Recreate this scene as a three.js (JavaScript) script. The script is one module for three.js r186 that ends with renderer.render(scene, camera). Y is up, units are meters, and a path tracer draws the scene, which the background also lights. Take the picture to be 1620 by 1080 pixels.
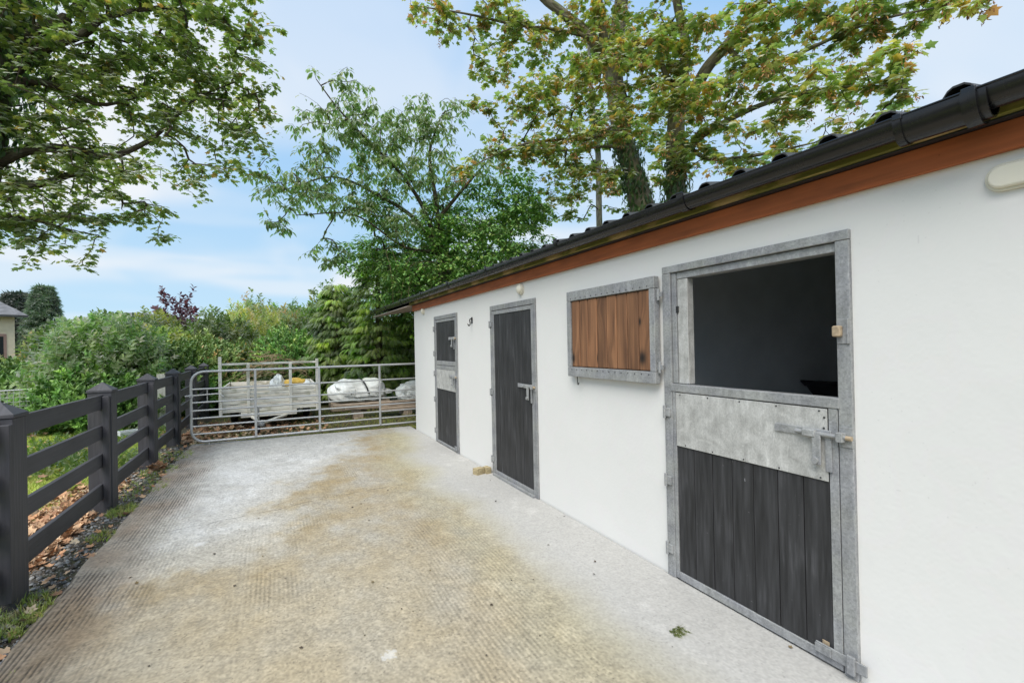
import * as THREE from 'three';
import { RoundedBoxGeometry } from 'three/addons/geometries/RoundedBoxGeometry.js';
import { mergeGeometries, toCreasedNormals } from 'three/addons/utils/BufferGeometryUtils.js';

// ---------------------------------------------------------------- camera, sky, sun, exposure
const scene = new THREE.Scene();
const camera = new THREE.PerspectiveCamera(72.09, 1620 / 1080, 0.05, 600);
camera.position.set(0, 1.6905, 0);
{
  const yaw = 0.46921, pitch = 0.00569, roll = 0.01987;
  const cy = Math.cos(yaw), sy = Math.sin(yaw), cp = Math.cos(pitch), sp = Math.sin(pitch);
  const fwd = new THREE.Vector3(sy * cp, sp, -cy * cp), right = new THREE.Vector3(cy, 0, sy);
  const up = new THREE.Vector3().crossVectors(right, fwd);
  camera.up.copy(up.clone().multiplyScalar(Math.cos(roll)).addScaledVector(right, Math.sin(roll)));
  camera.lookAt(camera.position.clone().add(fwd));
}
const renderer = new THREE.WebGLRenderer({ antialias: true });
renderer.toneMapping = THREE.LinearToneMapping;
renderer.toneMappingExposure = 1.2;
renderer.shadowMap.enabled = true;

function rng(seed) { let a = seed >>> 0; return () => { a = (a + 0x6D2B79F5) | 0; let t = Math.imul(a ^ (a >>> 15), 1 | a); t = (t + Math.imul(t ^ (t >>> 7), 61 | t)) ^ t; return ((t ^ (t >>> 14)) >>> 0) / 4294967296; }; }
const clamp = (v, a = 0, b = 1) => Math.min(b, Math.max(a, v));
const mix = (a, b, t) => a + (b - a) * t;
const sstep = (a, b, v) => { const t = clamp((v - a) / (b - a)); return t * t * (3 - 2 * t); };
const H = new Float32Array(65536); { const r = rng(77); for (let i = 0; i < 65536; i++) H[i] = r(); }
// value noise, periodic when px, py are given (periods in cells)
function vn(x, y, px = 256, py = 256) {
  const x0 = Math.floor(x), y0 = Math.floor(y), fx = x - x0, fy = y - y0, u = fx * fx * (3 - 2 * fx), v = fy * fy * (3 - 2 * fy);
  const xa = ((x0 % px) + px) % px, xb = (xa + 1) % px, ya = ((y0 % py) + py) % py, yb = (ya + 1) % py;
  const a = H[(ya & 255) * 256 + (xa & 255)], b = H[(ya & 255) * 256 + (xb & 255)], c = H[(yb & 255) * 256 + (xa & 255)], d = H[(yb & 255) * 256 + (xb & 255)];
  return a + (b - a) * u + (c - a + (a - b - c + d) * u) * v;
}
function fbm(x, y, oct = 4, px = 256, py = 256) { let s = 0, a = 0.5, n = 0; for (let i = 0; i < oct; i++) { s += a * vn(x, y, Math.min(px, 256), Math.min(py, 256)); n += a; a *= 0.5; x = x * 2 + 0; y = y * 2 + 0; px *= 2; py *= 2; } return s / n; }

// the sky: pale blue air with thin high cloud, much the same all round
{
  const w = 1024, h = 512, d = new Float32Array(w * h * 4);
  for (let j = 0; j < h; j++) {
    const el = (j + 0.5) / h * Math.PI - Math.PI / 2, s = Math.sin(el), c = Math.cos(el);
    for (let i = 0; i < w; i++) {
      const az = ((i + 0.5) / w - 0.5) * 2 * Math.PI, x = c * Math.cos(az), z = c * Math.sin(az), k = (j * w + i) * 4;
      const e = Math.max(s, 0);
      const t = Math.pow(1 - e, 2.2);
      let R = mix(0.25, 0.55, t), G = mix(0.49, 0.75, t), B = mix(0.83, 0.88, t);
      const q = 1 / (e + 0.16), u = x * q, v = z * q;
      const warp = fbm(u * 0.9 + 9, v * 0.9 + 4, 3) * 1.6;
      const veil = fbm(u * 0.55 + warp + 30, v * 1.1 + warp * 0.6 + 12, 5);
      const wisp = fbm(u * 2.2 + warp * 2 + 71, v * 0.9 + 33, 5);
      let cl = sstep(0.38, 0.66, veil) * 0.8 + sstep(0.48, 0.74, wisp) * 0.4;
      const low = sstep(0.35, 0.0, e), band = fbm(az * 2.2 + 40, e * 26 + 3, 4);
      cl = clamp(cl * (1 - low * 0.5) * mix(1, 0.6, sstep(0.25, 0.65, e)) + low * sstep(0.42, 0.62, band) * 0.75);
      R = mix(R, 0.80, cl); G = mix(G, 0.83, cl); B = mix(B, 0.865, cl);
      if (s < 0) { R = 0.45; G = 0.5; B = 0.5; }
      d[k] = R * 0.91; d[k + 1] = G * 0.92; d[k + 2] = B * 0.93; d[k + 3] = 1;
    }
  }
  const t = new THREE.DataTexture(d, w, h, THREE.RGBAFormat, THREE.FloatType);
  t.mapping = THREE.EquirectangularReflectionMapping; t.magFilter = THREE.LinearFilter; t.minFilter = THREE.LinearFilter; t.colorSpace = THREE.LinearSRGBColorSpace; t.needsUpdate = true;
  scene.background = t; scene.environment = t;
}
const sun = new THREE.DirectionalLight(new THREE.Color(1, 0.95, 0.88), 4.0);
sun.position.set(-14, 29, 9); sun.target.position.set(0, 0, -6); scene.add(sun, sun.target);
sun.castShadow = true; sun.shadow.radius = 95; sun.shadow.mapSize.set(4096, 4096);
Object.assign(sun.shadow.camera, { left: -32, right: 32, top: 32, bottom: -32, near: 1, far: 120 });

// ---------------------------------------------------------------- helpers
const taken = {};
const numbered = (n) => { const k = taken[n] = (taken[n] ?? -1) + 1; return k ? n + '_' + String(k).padStart(3, '0') : n; };
function shade(o) { o.castShadow = true; o.receiveShadow = true; return o; }
function part(name, geo, m, parent, label) { const g = Array.isArray(geo) ? mergeAll(geo) : geo; const o = shade(new THREE.Mesh(g, m)); o.name = name; parent.add(o); if (label) o.userData.label = label; return o; }
function group(name, parent, label) { const g = new THREE.Group(); g.name = name; parent.add(g); if (label) g.userData.label = label; return g; }
function thing(name, label, category, pos = [0, 0, 0], grp) { const g = new THREE.Group(); g.name = numbered(name); g.position.set(...pos); g.userData = { label, category }; if (grp) g.userData.group = grp; scene.add(g); return g; }
function single(name, geo, m, label, category, grp) { const o = part(numbered(name), geo, m, scene); o.userData = { label, category }; if (grp) o.userData.group = grp; return o; }
function struct(name, geo, m, kind = 'structure') { const o = part(numbered(name), geo, m, scene); o.userData.kind = kind; return o; }
function mergeAll(list) {
  if (list.length === 1) return list[0];
  const l = list.map(g => { const q = g.index ? g.toNonIndexed() : g; for (const k of Object.keys(q.attributes)) if (!['position', 'normal', 'uv'].includes(k)) q.deleteAttribute(k); if (!q.attributes.uv) q.setAttribute('uv', new THREE.BufferAttribute(new Float32Array(q.attributes.position.count * 2), 2)); return q; });
  return mergeGeometries(l);
}
// uv in metres, grain along axis g
function muv(geo, g = 'y', off = 0) {
  const q = geo.index ? geo.toNonIndexed() : geo, p = q.attributes.position, uv = new Float32Array(p.count * 2), ax = { x: 0, y: 1, z: 2 }[g];
  const A = new THREE.Vector3(), B = new THREE.Vector3(), C = new THREE.Vector3();
  for (let i = 0; i < p.count; i += 3) {
    A.fromBufferAttribute(p, i); B.fromBufferAttribute(p, i + 1); C.fromBufferAttribute(p, i + 2);
    const n = B.clone().sub(A).cross(C.clone().sub(A)), a = [Math.abs(n.x), Math.abs(n.y), Math.abs(n.z)];
    const f = a[0] >= a[1] && a[0] >= a[2] ? 0 : a[1] >= a[2] ? 1 : 2;
    const rest = [0, 1, 2].filter(k => k !== f), v = rest.includes(ax) ? ax : rest[1], u = rest.find(k => k !== v);
    for (let k = 0; k < 3; k++) { uv[(i + k) * 2] = p.getComponent(i + k, u) + off * 0.377; uv[(i + k) * 2 + 1] = p.getComponent(i + k, v) + off * 0.731; }
  }
  q.setAttribute('uv', new THREE.BufferAttribute(uv, 2)); return q;
}
// box between two corners with rounded edges
function bx(x0, x1, y0, y1, z0, z1, r = 0.004, grain = 'y', off = 0) {
  const w = x1 - x0, h = y1 - y0, d = z1 - z0, rr = Math.min(r, w * 0.45, h * 0.45, d * 0.45);
  const g = rr > 0 ? new RoundedBoxGeometry(w, h, d, 1, rr) : new THREE.BoxGeometry(w, h, d);
  g.translate((x0 + x1) / 2, (y0 + y1) / 2, (z0 + z1) / 2); return muv(g, grain, off);
}
const V = (x, y, z) => new THREE.Vector3(x, y, z);
function rod(a, b, r0, r1 = r0, seg = 8, open = false) {
  const A = V(...a), B = V(...b), d = B.clone().sub(A), g = new THREE.CylinderGeometry(r1, r0, d.length(), seg, 1, open);
  g.applyQuaternion(new THREE.Quaternion().setFromUnitVectors(V(0, 1, 0), d.clone().normalize())); g.translate((A.x + B.x) / 2, (A.y + B.y) / 2, (A.z + B.z) / 2); return g;
}
function pipe(pts, r, tub = 40, rad = 8, closed = false) { return new THREE.TubeGeometry(new THREE.CatmullRomCurve3(pts.map(p => V(...p)), closed, 'centripetal'), tub, r, rad, closed); }
function warp(geo, fn) { const p = geo.attributes.position; for (let i = 0; i < p.count; i++) { const q = fn(p.getX(i), p.getY(i), p.getZ(i)); p.setXYZ(i, q[0], q[1], q[2]); } geo.computeVertexNormals(); return geo; }

// ---------------------------------------------------------------- textures
function tex(w, h, fn, { rep = 1, rep2 = rep, srgb = true } = {}) {
  const d = new Uint8Array(w * h * 4);
  for (let j = 0; j < h; j++) for (let i = 0; i < w; i++) { const c = fn(i / w, j / h, i, j), k = (j * w + i) * 4; if (typeof c === 'number') d[k] = d[k + 1] = d[k + 2] = clamp(c) * 255; else { d[k] = clamp(c[0]) * 255; d[k + 1] = clamp(c[1]) * 255; d[k + 2] = clamp(c[2]) * 255; } d[k + 3] = 255; }
  const t = new THREE.DataTexture(d, w, h, THREE.RGBAFormat); t.wrapS = t.wrapT = THREE.RepeatWrapping; t.magFilter = THREE.LinearFilter; t.minFilter = THREE.LinearMipmapLinearFilter; t.generateMipmaps = true;
  if (srgb) t.colorSpace = THREE.SRGBColorSpace; t.repeat.set(rep, rep2); t.needsUpdate = true; return t;
}
const M = {};
const std = (o) => new THREE.MeshStandardMaterial(o);
const lin = (r, g, b) => new THREE.Color().setRGB(r, g, b);
// s(v): sRGB byte triple helper
const sc = (r, g, b) => new THREE.Color(`rgb(${r},${g},${b})`);
{
  // render coat of the wall: faint trowel relief and blotches
  const wallBump = tex(512, 512, (u, v) => 0.5 + 0.5 * (fbm(u * 4, v * 6, 3, 4, 6) - 0.5) + 0.12 * (fbm(u * 40, v * 26, 2, 40, 26) - 0.5) + 0.06 * (vn(u * 160, v * 160, 160, 160) - 0.5), { rep: 0.45, srgb: false });
  const wallCol = tex(512, 512, (u, v) => { const n = fbm(u * 4 + 0.3, v * 4, 5, 4, 4), g = 0.856 + 0.02 * (n - 0.5), s = vn(u * 170, v * 170, 170, 170) > 0.985 ? -0.05 : 0; return [g + s + 0.006, g + s + 0.001, g - 0.014 + s]; }, { rep: 0.45 });
  M.wall = std({ map: wallCol, bumpMap: wallBump, bumpScale: 0.006, roughness: 0.75 });
  // galvanised steel: spangle, dull streaks, white bloom
  const galv = (base, k) => tex(512, 512, (u, v) => {
    const a = fbm(u * 14, v * 14, 4, 14, 14), b = fbm(u * 5 + 3, v * 9, 4, 5, 9), st = fbm(u * 46, v * 5 + 8, 3, 46, 5), bl = sstep(0.6, 0.78, fbm(u * 7, v * 7 + 2, 4, 7, 7));
    const sg = H[(Math.floor(u * 96 + a * 3) * 97 + Math.floor(v * 96 + b * 3) * 131) & 65535], scr = vn(u * 180 + b * 6, v * 14, 180, 14) > 0.93 ? 0.07 : 0; const g = base + k * ((a - 0.5) * 0.09 + (b - 0.5) * 0.10 + (st - 0.5) * 0.10 + (sg - 0.5) * 0.07 + (vn(u * 240, v * 240, 240, 240) - 0.5) * 0.07 + scr) + bl * 0.03; return [g, g + 0.004, g + 0.004 - (b - 0.5) * 0.05];
  });
  const galvR = tex(256, 256, (u, v) => 0.5 + 0.35 * (fbm(u * 8, v * 8, 4, 8, 8) - 0.5), { srgb: false });
  M.galv = std({ map: galv(0.56, 1), roughnessMap: galvR, roughness: 1.1, metalness: 0.1 });
  M.plate = std({ map: tex(512, 512, (u, v) => {
    const w = fbm(u * 5, v * 5, 3, 5, 5), a = fbm(u * 16 + w * 5, v * 10 + w * 6, 4, 256, 256), st = fbm(u * 40, v * 6, 3, 40, 6), bl = sstep(0.45, 0.75, fbm(u * 6 + 1, v * 6, 5, 6, 6));
    const sw = 0.5 + 0.5 * Math.sin((u * 26 + w * 22 + Math.sin(v * 19) * 2)); const g = 0.69 + (a - 0.5) * 0.12 + (st - 0.5) * 0.12 + (vn(u * 220, v * 130, 220, 130) - 0.5) * 0.09 + (vn(u * 150 + w * 9, v * 22, 150, 22) > 0.93 ? 0.06 : 0) + bl * 0.04 + (sw - 0.5) * 0.035; return [g, g - 0.003, g - 0.02];
  }), roughness: 0.62, metalness: 0.15 });
  M.galvDark = std({ map: galv(0.53, 1), roughness: 0.6, metalness: 0.1 });
  M.steel = std({ map: galv(0.68, 0.6), roughness: 0.42, metalness: 0.45 });
  M.rust = std({ map: tex(128, 128, (u, v) => { const n = fbm(u * 9, v * 9, 4, 9, 9); return [0.52 + n * 0.26, 0.46 + n * 0.24, 0.38 + n * 0.2]; }, { rep: 8 }), roughness: 0.8, metalness: 0.1 });
  M.blackMetal = std({ color: lin(0.02, 0.02, 0.02), roughness: 0.5 });
  // dark stained boards, dusty and rubbed
  const plankFn = (seed, lo) => tex(512, 512, (u, v) => {
    const g = fbm(u * 70 + seed, v * 5 + seed, 4, 70, 5), s = fbm(u * 22 + seed * 2, v * 3 + 4, 4, 22, 3), du = sstep(0.56, 0.8, fbm(u * 6 + seed, v * 4 + 7, 5, 6, 4)), sp = vn(u * 120 + seed, v * 60, 120, 60) > 0.985 ? 0.16 : 0;
    const scr = vn(u * 140 + seed + s * 5, v * 11 + seed, 256, 11) > 0.97 ? 0.07 : vn(u * 40 + s * 3, v * 70 + seed, 40, 70) > 0.985 ? 0.3 : 0; const b = lo + scr * sstep(0.4, 0.6, vn(u * 3 + seed, v * 3)) + (g - 0.5) * 0.13 + (s - 0.5) * 0.13 + du * 0.05 * g * g * 2.2 + sp; return [b, b * 1.0, b * 1.03];
  });
  M.black = [3, 19, 41].map(s => std({ map: plankFn(s, 0.175), roughness: 0.62, bumpMap: tex(256, 256, (u, v) => fbm(u * 60 + s, v * 4, 4, 60, 4), { srgb: false }), bumpScale: 0.0015 }));
  M.blackFar = M.black;
  // brown pine boards with knots
  M.pine = [[5, 1.0], [23, 0.8], [37, 1.15], [61, 0.92]].map(([s, kk]) => std({ color: lin(kk, kk, kk), map: tex(512, 512, (u, v) => {
    const r = rng(s); let kn = 0, dx = 0;
    for (let k = 0; k < 5; k++) { const kx = 0.08 + 0.84 * r(), ky = 0.06 + 0.88 * r(), rr = 0.014 + r() * 0.024; const ax = (u - kx), ay = (v - ky) * 0.75, d = Math.sqrt(ax * ax + ay * ay) / rr; kn = Math.max(kn, Math.exp(-d * d)); dx += ax * Math.exp(-d * d * 0.12) * 1.2; }
    const g = fbm((u + dx) * 60 + s, v * 3 + s, 4, 60, 3), g2 = fbm((u + dx) * 14 + s, v * 2, 3, 14, 2), gr = fbm(u * 5 + s, v * 3, 4, 5, 3);
    const t = clamp((g - 0.5) * 1.1 + (g2 - 0.5) * 0.9 + 0.5), c = [mix(0.37, 0.61, t), mix(0.25, 0.435, t), mix(0.165, 0.30, t)];
    const dk = 1 - kn * 0.8 - sstep(0.55, 0.8, gr) * 0.06; return [c[0] * dk, c[1] * dk, c[2] * dk];
  }), roughness: 0.68 }));
  M.fascia = std({ map: tex(512, 512, (u, v) => {
    const g = fbm(u * 60, v * 4, 4, 60, 4), b = fbm(u * 6, v * 3, 4, 6, 3), sp = vn(u * 60, v * 50, 60, 50) > 0.985 ? -0.22 : 0, t = clamp((g - 0.5) * 0.7 + (b - 0.5) * 1.1 + 0.5);
    return [mix(0.52, 0.72, t) + sp, mix(0.275, 0.39, t) + sp * 0.6, mix(0.125, 0.20, t) + sp * 0.4];
  }), roughness: 0.72 });
  M.batten = std({ map: tex(512, 512, (u, v) => { const g = fbm(u * 50, v * 4, 4, 50, 4), b = fbm(u * 9, v * 4, 5, 9, 4), t = sstep(0.38, 0.62, b); return [mix(0.68, 0.42, t) * (0.75 + g * 0.4), mix(0.58, 0.41, t) * (0.75 + g * 0.4), mix(0.38, 0.15, t) * (0.75 + g * 0.4)]; }), roughness: 0.85 });
  M.ply = std({ map: tex(256, 256, (u, v) => { const g = fbm(u * 4, v * 40, 4, 4, 40); return [0.74 + g * 0.08, 0.66 + g * 0.08, 0.61 + g * 0.08]; }), roughness: 0.8 });
  M.plastic = std({ color: lin(0.010, 0.010, 0.0115), roughness: 0.3, roughnessMap: tex(256, 256, (u, v) => 0.75 + 0.5 * (fbm(u * 12, v * 12, 4, 12, 12) - 0.3), { srgb: false }) });
  M.sheet = std({ map: tex(256, 256, (u, v) => { const n = fbm(u * 10, v * 10, 4, 10, 10); return [0.12 + n * 0.12, 0.12 + n * 0.12, 0.125 + n * 0.11]; }), roughness: 0.6 });
  M.fence = [1, 2, 3].map(s => std({ map: tex(512, 512, (u, v) => { const g = fbm(u * 60 + s * 9, v * 3, 4, 60, 3), b = fbm(u * 5 + s * 4, v * 3, 5, 5, 3), sp = vn(u * 110 + s, v * 110, 110, 110) > 0.993 ? 0.25 : 0; const k = 0.248 + (g - 0.5) * 0.07 + (b - 0.5) * 0.07 + sp; return [k, k * 0.985, k * 1.05]; }), bumpMap: tex(256, 256, (u, v) => fbm(u * 50 + s, v * 3, 4, 50, 3), { srgb: false }), bumpScale: 0.004, roughness: 0.6 }));
  M.dark = std({ map: tex(256, 256, (u, v) => { const n = fbm(u * 8, v * 8, 5, 8, 8); return [0.80 + n * 0.08, 0.815 + n * 0.08, 0.825 + n * 0.08]; }, { rep: 0.6 }), roughness: 0.8 });
  M.rubber = std({ color: lin(0.012, 0.012, 0.014), roughness: 0.55 });
  M.lampDiff = std({ map: tex(64, 64, (u, v) => { const n = fbm(u * 6, v * 6, 3, 6, 6); return [0.82 + n * 0.06, 0.80 + n * 0.06, 0.73 + n * 0.07]; }), roughness: 0.4 });
  const bark = (a, b, c, s) => std({ map: tex(256, 512, (u, v) => { const g = fbm(u * 18 + s, v * 7, 5, 18, 7), l = sstep(0.52, 0.7, fbm(u * 7 + s, v * 6 + 3, 4, 7, 6)), m = sstep(0.5, 0.72, fbm(u * 5, v * 3 + s, 4, 5, 3)); const k = 0.6 + g * 0.75; return [mix(a, 0.50, l * 0.5) * k * (1 - m * 0.15), mix(b, 0.49, l * 0.5) * k, mix(c, 0.43, l * 0.5) * k * (1 - m * 0.3)]; }), bumpMap: tex(256, 512, (u, v) => fbm(u * 18 + s, v * 7, 5, 18, 7), { srgb: false }), bumpScale: 0.02, roughness: 0.9 });
  M.bark = bark(0.46, 0.43, 0.36, 4); M.barkDark = bark(0.27, 0.23, 0.19, 9); M.barkPale = bark(0.5, 0.49, 0.45, 15);
  M.twig = std({ color: lin(0.075, 0.058, 0.042), roughness: 0.9 }); M.twigPale = std({ color: lin(0.3, 0.22, 0.13), roughness: 0.9 });
  const leafMat = (c, tr = 0.42, rough = 0.62) => new THREE.MeshPhysicalMaterial({ color: c, roughness: rough, transmission: tr, thickness: 0, side: THREE.DoubleSide });
  M.leaf = leafMat(lin(1, 1, 1), 0.85, 0.7); M.leafGlossy = leafMat(lin(1, 1, 1), 0.4, 0.5); M.seed = std({ color: lin(1, 1, 1), roughness: 0.9, side: THREE.DoubleSide });
  M.blade = leafMat(lin(1, 1, 1), 0.35, 0.6); M.dry = std({ color: lin(1, 1, 1), roughness: 0.85, side: THREE.DoubleSide }); M.stone = std({ color: lin(1, 1, 1), roughness: 0.85 });
}

// ---------------------------------------------------------------- ground
const D = 2.55;
{
  const g = new THREE.PlaneGeometry(700, 700, 140, 140); g.rotateX(-Math.PI / 2); g.translate(0, 0, -150);
  warp(g, (x, y, z) => [x, -0.06 + (z < -45 ? (fbm(x * 0.01 + 50, z * 0.01 + 50, 3) - 0.5) * 2 : 0), z]);
  const uv = g.attributes.uv; for (let i = 0; i < uv.count; i++) uv.setXY(i, g.attributes.position.getX(i) * 0.25, g.attributes.position.getZ(i) * 0.25);
  const soil = tex(512, 512, (u, v) => { const n = fbm(u * 8, v * 8, 6, 8, 8), f = vn(u * 120, v * 120, 120, 120), t = sstep(0.4, 0.62, n), gr = 0.7 + f * 0.5; return [mix(0.31, 0.25, t) * gr, mix(0.27, 0.27, t) * gr, mix(0.21, 0.14, t) * gr]; });
  struct('ground', g, std({ map: soil, roughness: 0.95 }));
}
// lawn behind the fence, gently uneven
function lawnY(x, z) { return -0.035 + (fbm(x * 0.5 + 20, z * 0.5 + 20, 3) - 0.5) * 0.08; }
{
  const g = new THREE.PlaneGeometry(9, 26, 60, 160); g.rotateX(-Math.PI / 2); g.translate(-1.75 - 4.5, 0, -10);
  warp(g, (x, y, z) => [x, lawnY(x, z), z]);
  const uv = g.attributes.uv; for (let i = 0; i < uv.count; i++) uv.setXY(i, g.attributes.position.getX(i), g.attributes.position.getZ(i));
  struct('lawn', g, std({ map: tex(512, 512, (u, v) => { const n = fbm(u * 7, v * 7, 5, 7, 7), f = vn(u * 130, v * 130, 130, 130); const t = sstep(0.35, 0.65, n); return [mix(0.58, 0.62, t) * (0.7 + f * 0.4), mix(0.63, 0.6, t) * (0.7 + f * 0.4), mix(0.25, 0.33, t) * (0.7 + f * 0.4)]; }, { rep: 0.4 }), roughness: 0.95 }));
}
{
  const g = new THREE.PlaneGeometry(0.75, 17, 20, 300); g.rotateX(-Math.PI / 2); g.translate(-1.665, 0, -4.2);
  warp(g, (x, y, z) => [x, -0.024 + (fbm(x * 9 + 20, z * 9 + 60, 4) - 0.5) * 0.05, z]);
  const uv = g.attributes.uv; for (let i = 0; i < uv.count; i++) uv.setXY(i, g.attributes.position.getX(i), g.attributes.position.getZ(i));
  struct('gravel_verge', g, std({ map: tex(512, 512, (u, v) => { const n = fbm(u * 10, v * 10, 5, 10, 10), f = vn(u * 100, v * 100, 100, 100); const k = 0.65 + f * 0.7, t = sstep(0.45, 0.6, n); return [mix(0.27, 0.22, t) * k, mix(0.25, 0.22, t) * k, mix(0.215, 0.15, t) * k]; }), roughness: 0.95 }));
}
// the concrete yard: raked ribs, smooth apron along the wall, stains, wet sheen painted pale
{
  const x0 = -1.37, x1 = D - 0.012, zA = 3, zB = -10.0, W = 1024, Hh = 2048;
  const X = u => x0 + u * (x1 - x0), Z = v => zA + v * (zB - zA);
  const apron = z => 1.68 + 0.07 * (fbm(z * 1.3 + 40, 3, 3) - 0.5) * 4 + sstep(-6.2, -9.2, z) * 0.36;
  const ribPhase = (x, z) => (x + 0.035 * (fbm(x * 0.7 + 8, z * 1.1 + 90, 3) - 0.5) + (z < -8.6 ? (z + 8.6) * 0.16 : 0)) / 0.029;
  const ribAmt = (x, z) => {
    const a = sstep(apron(z) + 0.16, apron(z) - 0.22, x), patch = sstep(0.42, 0.7, fbm(x * 1.6 + 60, z * 0.75 + 10, 4)), left = sstep(-0.55, -1.1, x);
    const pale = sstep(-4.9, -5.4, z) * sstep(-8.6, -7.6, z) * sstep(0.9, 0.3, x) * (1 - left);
    return a * clamp(0.03 + patch * 0.34 + left * 0.7) * (1 - 0.85 * pale) * sstep(0.22, 0.6, fbm(x * 3 + 15, z * 2.2 + 44, 4));
  };
  const col = tex(W, Hh, (u, v) => {
    const x = X(u), z = Z(v), w1 = fbm(x * 1.1 + 10, z * 0.9 + 100, 5) - 0.5, w2 = fbm(x * 4 + 30, z * 3 + 130, 5) - 0.5, fine = vn(x * 85, z * 85) - 0.5, fine2 = fbm(x * 38 + 5, z * 38 + 5, 2) - 0.5;
    const ap = apron(z) + w1 * 0.25 + w2 * 0.12;
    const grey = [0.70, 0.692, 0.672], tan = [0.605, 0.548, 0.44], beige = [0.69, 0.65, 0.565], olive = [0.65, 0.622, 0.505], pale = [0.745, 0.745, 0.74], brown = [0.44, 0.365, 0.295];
    // boundary of the tan stain on its left side
    const lb = z > -5 ? mix(-1.6, -0.1, sstep(-3.4, -5, z)) : mix(-0.1, 1.75, sstep(-5.0, -10.2, z));
    const tz = sstep(lb - 0.3, lb + 0.3, x + w1 * 1.4 + w2 * 0.9) * sstep(ap + 0.08, ap - 0.16, x + w2 * 0.25);
    let c = grey.slice(); const to = (d, k) => { for (let i = 0; i < 3; i++) c[i] = mix(c[i], d[i], k); };
    to(beige, sstep(0.35, -0.2, x - ap) * 0.5 * sstep(-9.5, -3, z));
    to(tan, tz * (0.66 + w2 * 1.5));
    to(beige, tz * sstep(-4.6, -3.0, z) * 0.45);
    to(olive, sstep(0.5, 0.05, Math.abs(x - ap + 0.12)) * sstep(-9.8, -9.0, z) * (0.35 + w1 * 0.8 + sstep(-3, -7.5, z) * 0.25));
    const wetSheen = sstep(-4.9, -5.6, z + w1 * 0.8 + x * 0.35) * sstep(-9.4, -7.4, z + w1) * sstep(lb + 0.1, lb - 0.7, x + w1 * 0.8) * sstep(-1.25, -0.75, x + w2 * 0.3);
    to(pale, wetSheen * (0.75 + w2));  // reflection off the wet patch, painted in as pale colour
    const sheenStrk = sstep(0.30, 0.0, Math.abs(z + 5.25 + 0.25 * x + w2 * 0.35)) * sstep(-1.1, -0.7, x) * sstep(0.25, -0.35, x); to([0.82, 0.82, 0.815], sheenStrk * (0.45 + w2));  // whitest streak of the painted wet sheen
    const left = sstep(-0.75, -1.3, x + w1 * 0.4); to(brown, left * (0.42 + w2 * 0.9));
    const rb = ribAmt(x, z), ph = Math.sin(ribPhase(x, z) * 2 * Math.PI);
    const dirt = rb * sstep(0.1, -0.9, ph) * (0.14 + left * 0.38 + sstep(0.0, 0.3, w2) * 0.2) * sstep(0.25, 0.6, vn(x * 22, z * 7 + 3) * 0.6 + vn(x * 60, z * 40) * 0.4); for (let i = 0; i < 3; i++) c[i] *= 1 - dirt;
    const pit = vn(x * 95 + 9, z * 95) > 0.86 && vn(x * 13, z * 13 + 40) > 0.42 ? 0.84 : 1, wash = sstep(0.62, 0.8, fbm(x * 6 + 90, z * 6 + 12, 4)) * 0.035;
    const smooth = mix(1, 0.5, sstep(-0.1, 0.15, x - ap)), sp = 1 + fine * 0.20 * smooth + fine2 * 0.16 * smooth * smooth + (w2 * 0.12 + (fbm(x * 11 + 3, z * 9 + 8, 3) - 0.5) * 0.10) * smooth * smooth;
    const joint = 1 - 0.22 * sstep(0.012, 0.004, Math.abs(z + 5.55 + 0.22 * x + 0.5 * w1 + 0.06 * w2)) * sstep(1.7, 1.2, x) * sstep(0.2, 0.5, vn(x * 9, z * 5));
    for (let i = 0; i < 3; i++) c[i] = (c[i] + wash) * 0.93 * sp * (smooth < 1 ? (pit + 1) / 2 : pit) * joint;
    for (const [sx, sz, sr] of [[0.55, -2.62, 0.03], [-0.62, -4.9, 0.04]]) { const q = Math.hypot(x - sx, (z - sz) * 0.9); const k = sstep(sr, sr * 0.25, q + w2 * sr * 4 + fine * 0.05); if (k > 0) for (let i = 0; i < 3; i++) c[i] = mix(c[i], 0.84, k * 0.5); }
    return c;
  });
  const bump = tex(W, Hh, (u, v) => {
    const x = X(u), z = Z(v), rb = ribAmt(x, z), ph = Math.sin(ribPhase(x, z) * 2 * Math.PI), br = 0.25 + 1.3 * fbm(x * 12, z * 7 + 30, 3);
    const smooth = x > apron(z) ? 0.5 : 1;
    return 0.5 + 0.22 * rb * ph * br + smooth * 0.14 * (fbm(x * 30, z * 26, 3) - 0.5) + 0.1 * (vn(x * 90, z * 90) - 0.5) * smooth;
  }, { srgb: false });
  const g = new THREE.BoxGeometry(x1 - x0, 0.12, zA - zB, 40, 1, 160); g.translate((x0 + x1) / 2, -0.06, (zA + zB) / 2);
  const p = g.attributes.position, uv = g.attributes.uv;
  for (let i = 0; i < p.count; i++) {
    uv.setXY(i, (p.getX(i) - x0) / (x1 - x0), (zA - p.getZ(i)) / (zA - zB));
    if (p.getX(i) < x0 + 0.01) p.setX(i, x0 + (fbm(p.getZ(i) * 2 + 30, 5, 3) - 0.5) * 0.05);
    if (p.getZ(i) < zB + 0.01) p.setZ(i, zB + (p.getX(i) - 0.6) * 0.09 + (fbm(p.getX(i) * 2 + 30, 15, 3) - 0.5) * 0.06);
  }
  g.computeVertexNormals();
  for (const t of [col, bump]) t.wrapS = t.wrapT = THREE.ClampToEdgeWrapping;
  struct('concrete_yard', g, std({ map: col, bumpMap: bump, bumpScale: 0.02, roughness: 0.85 }));
}

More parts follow.
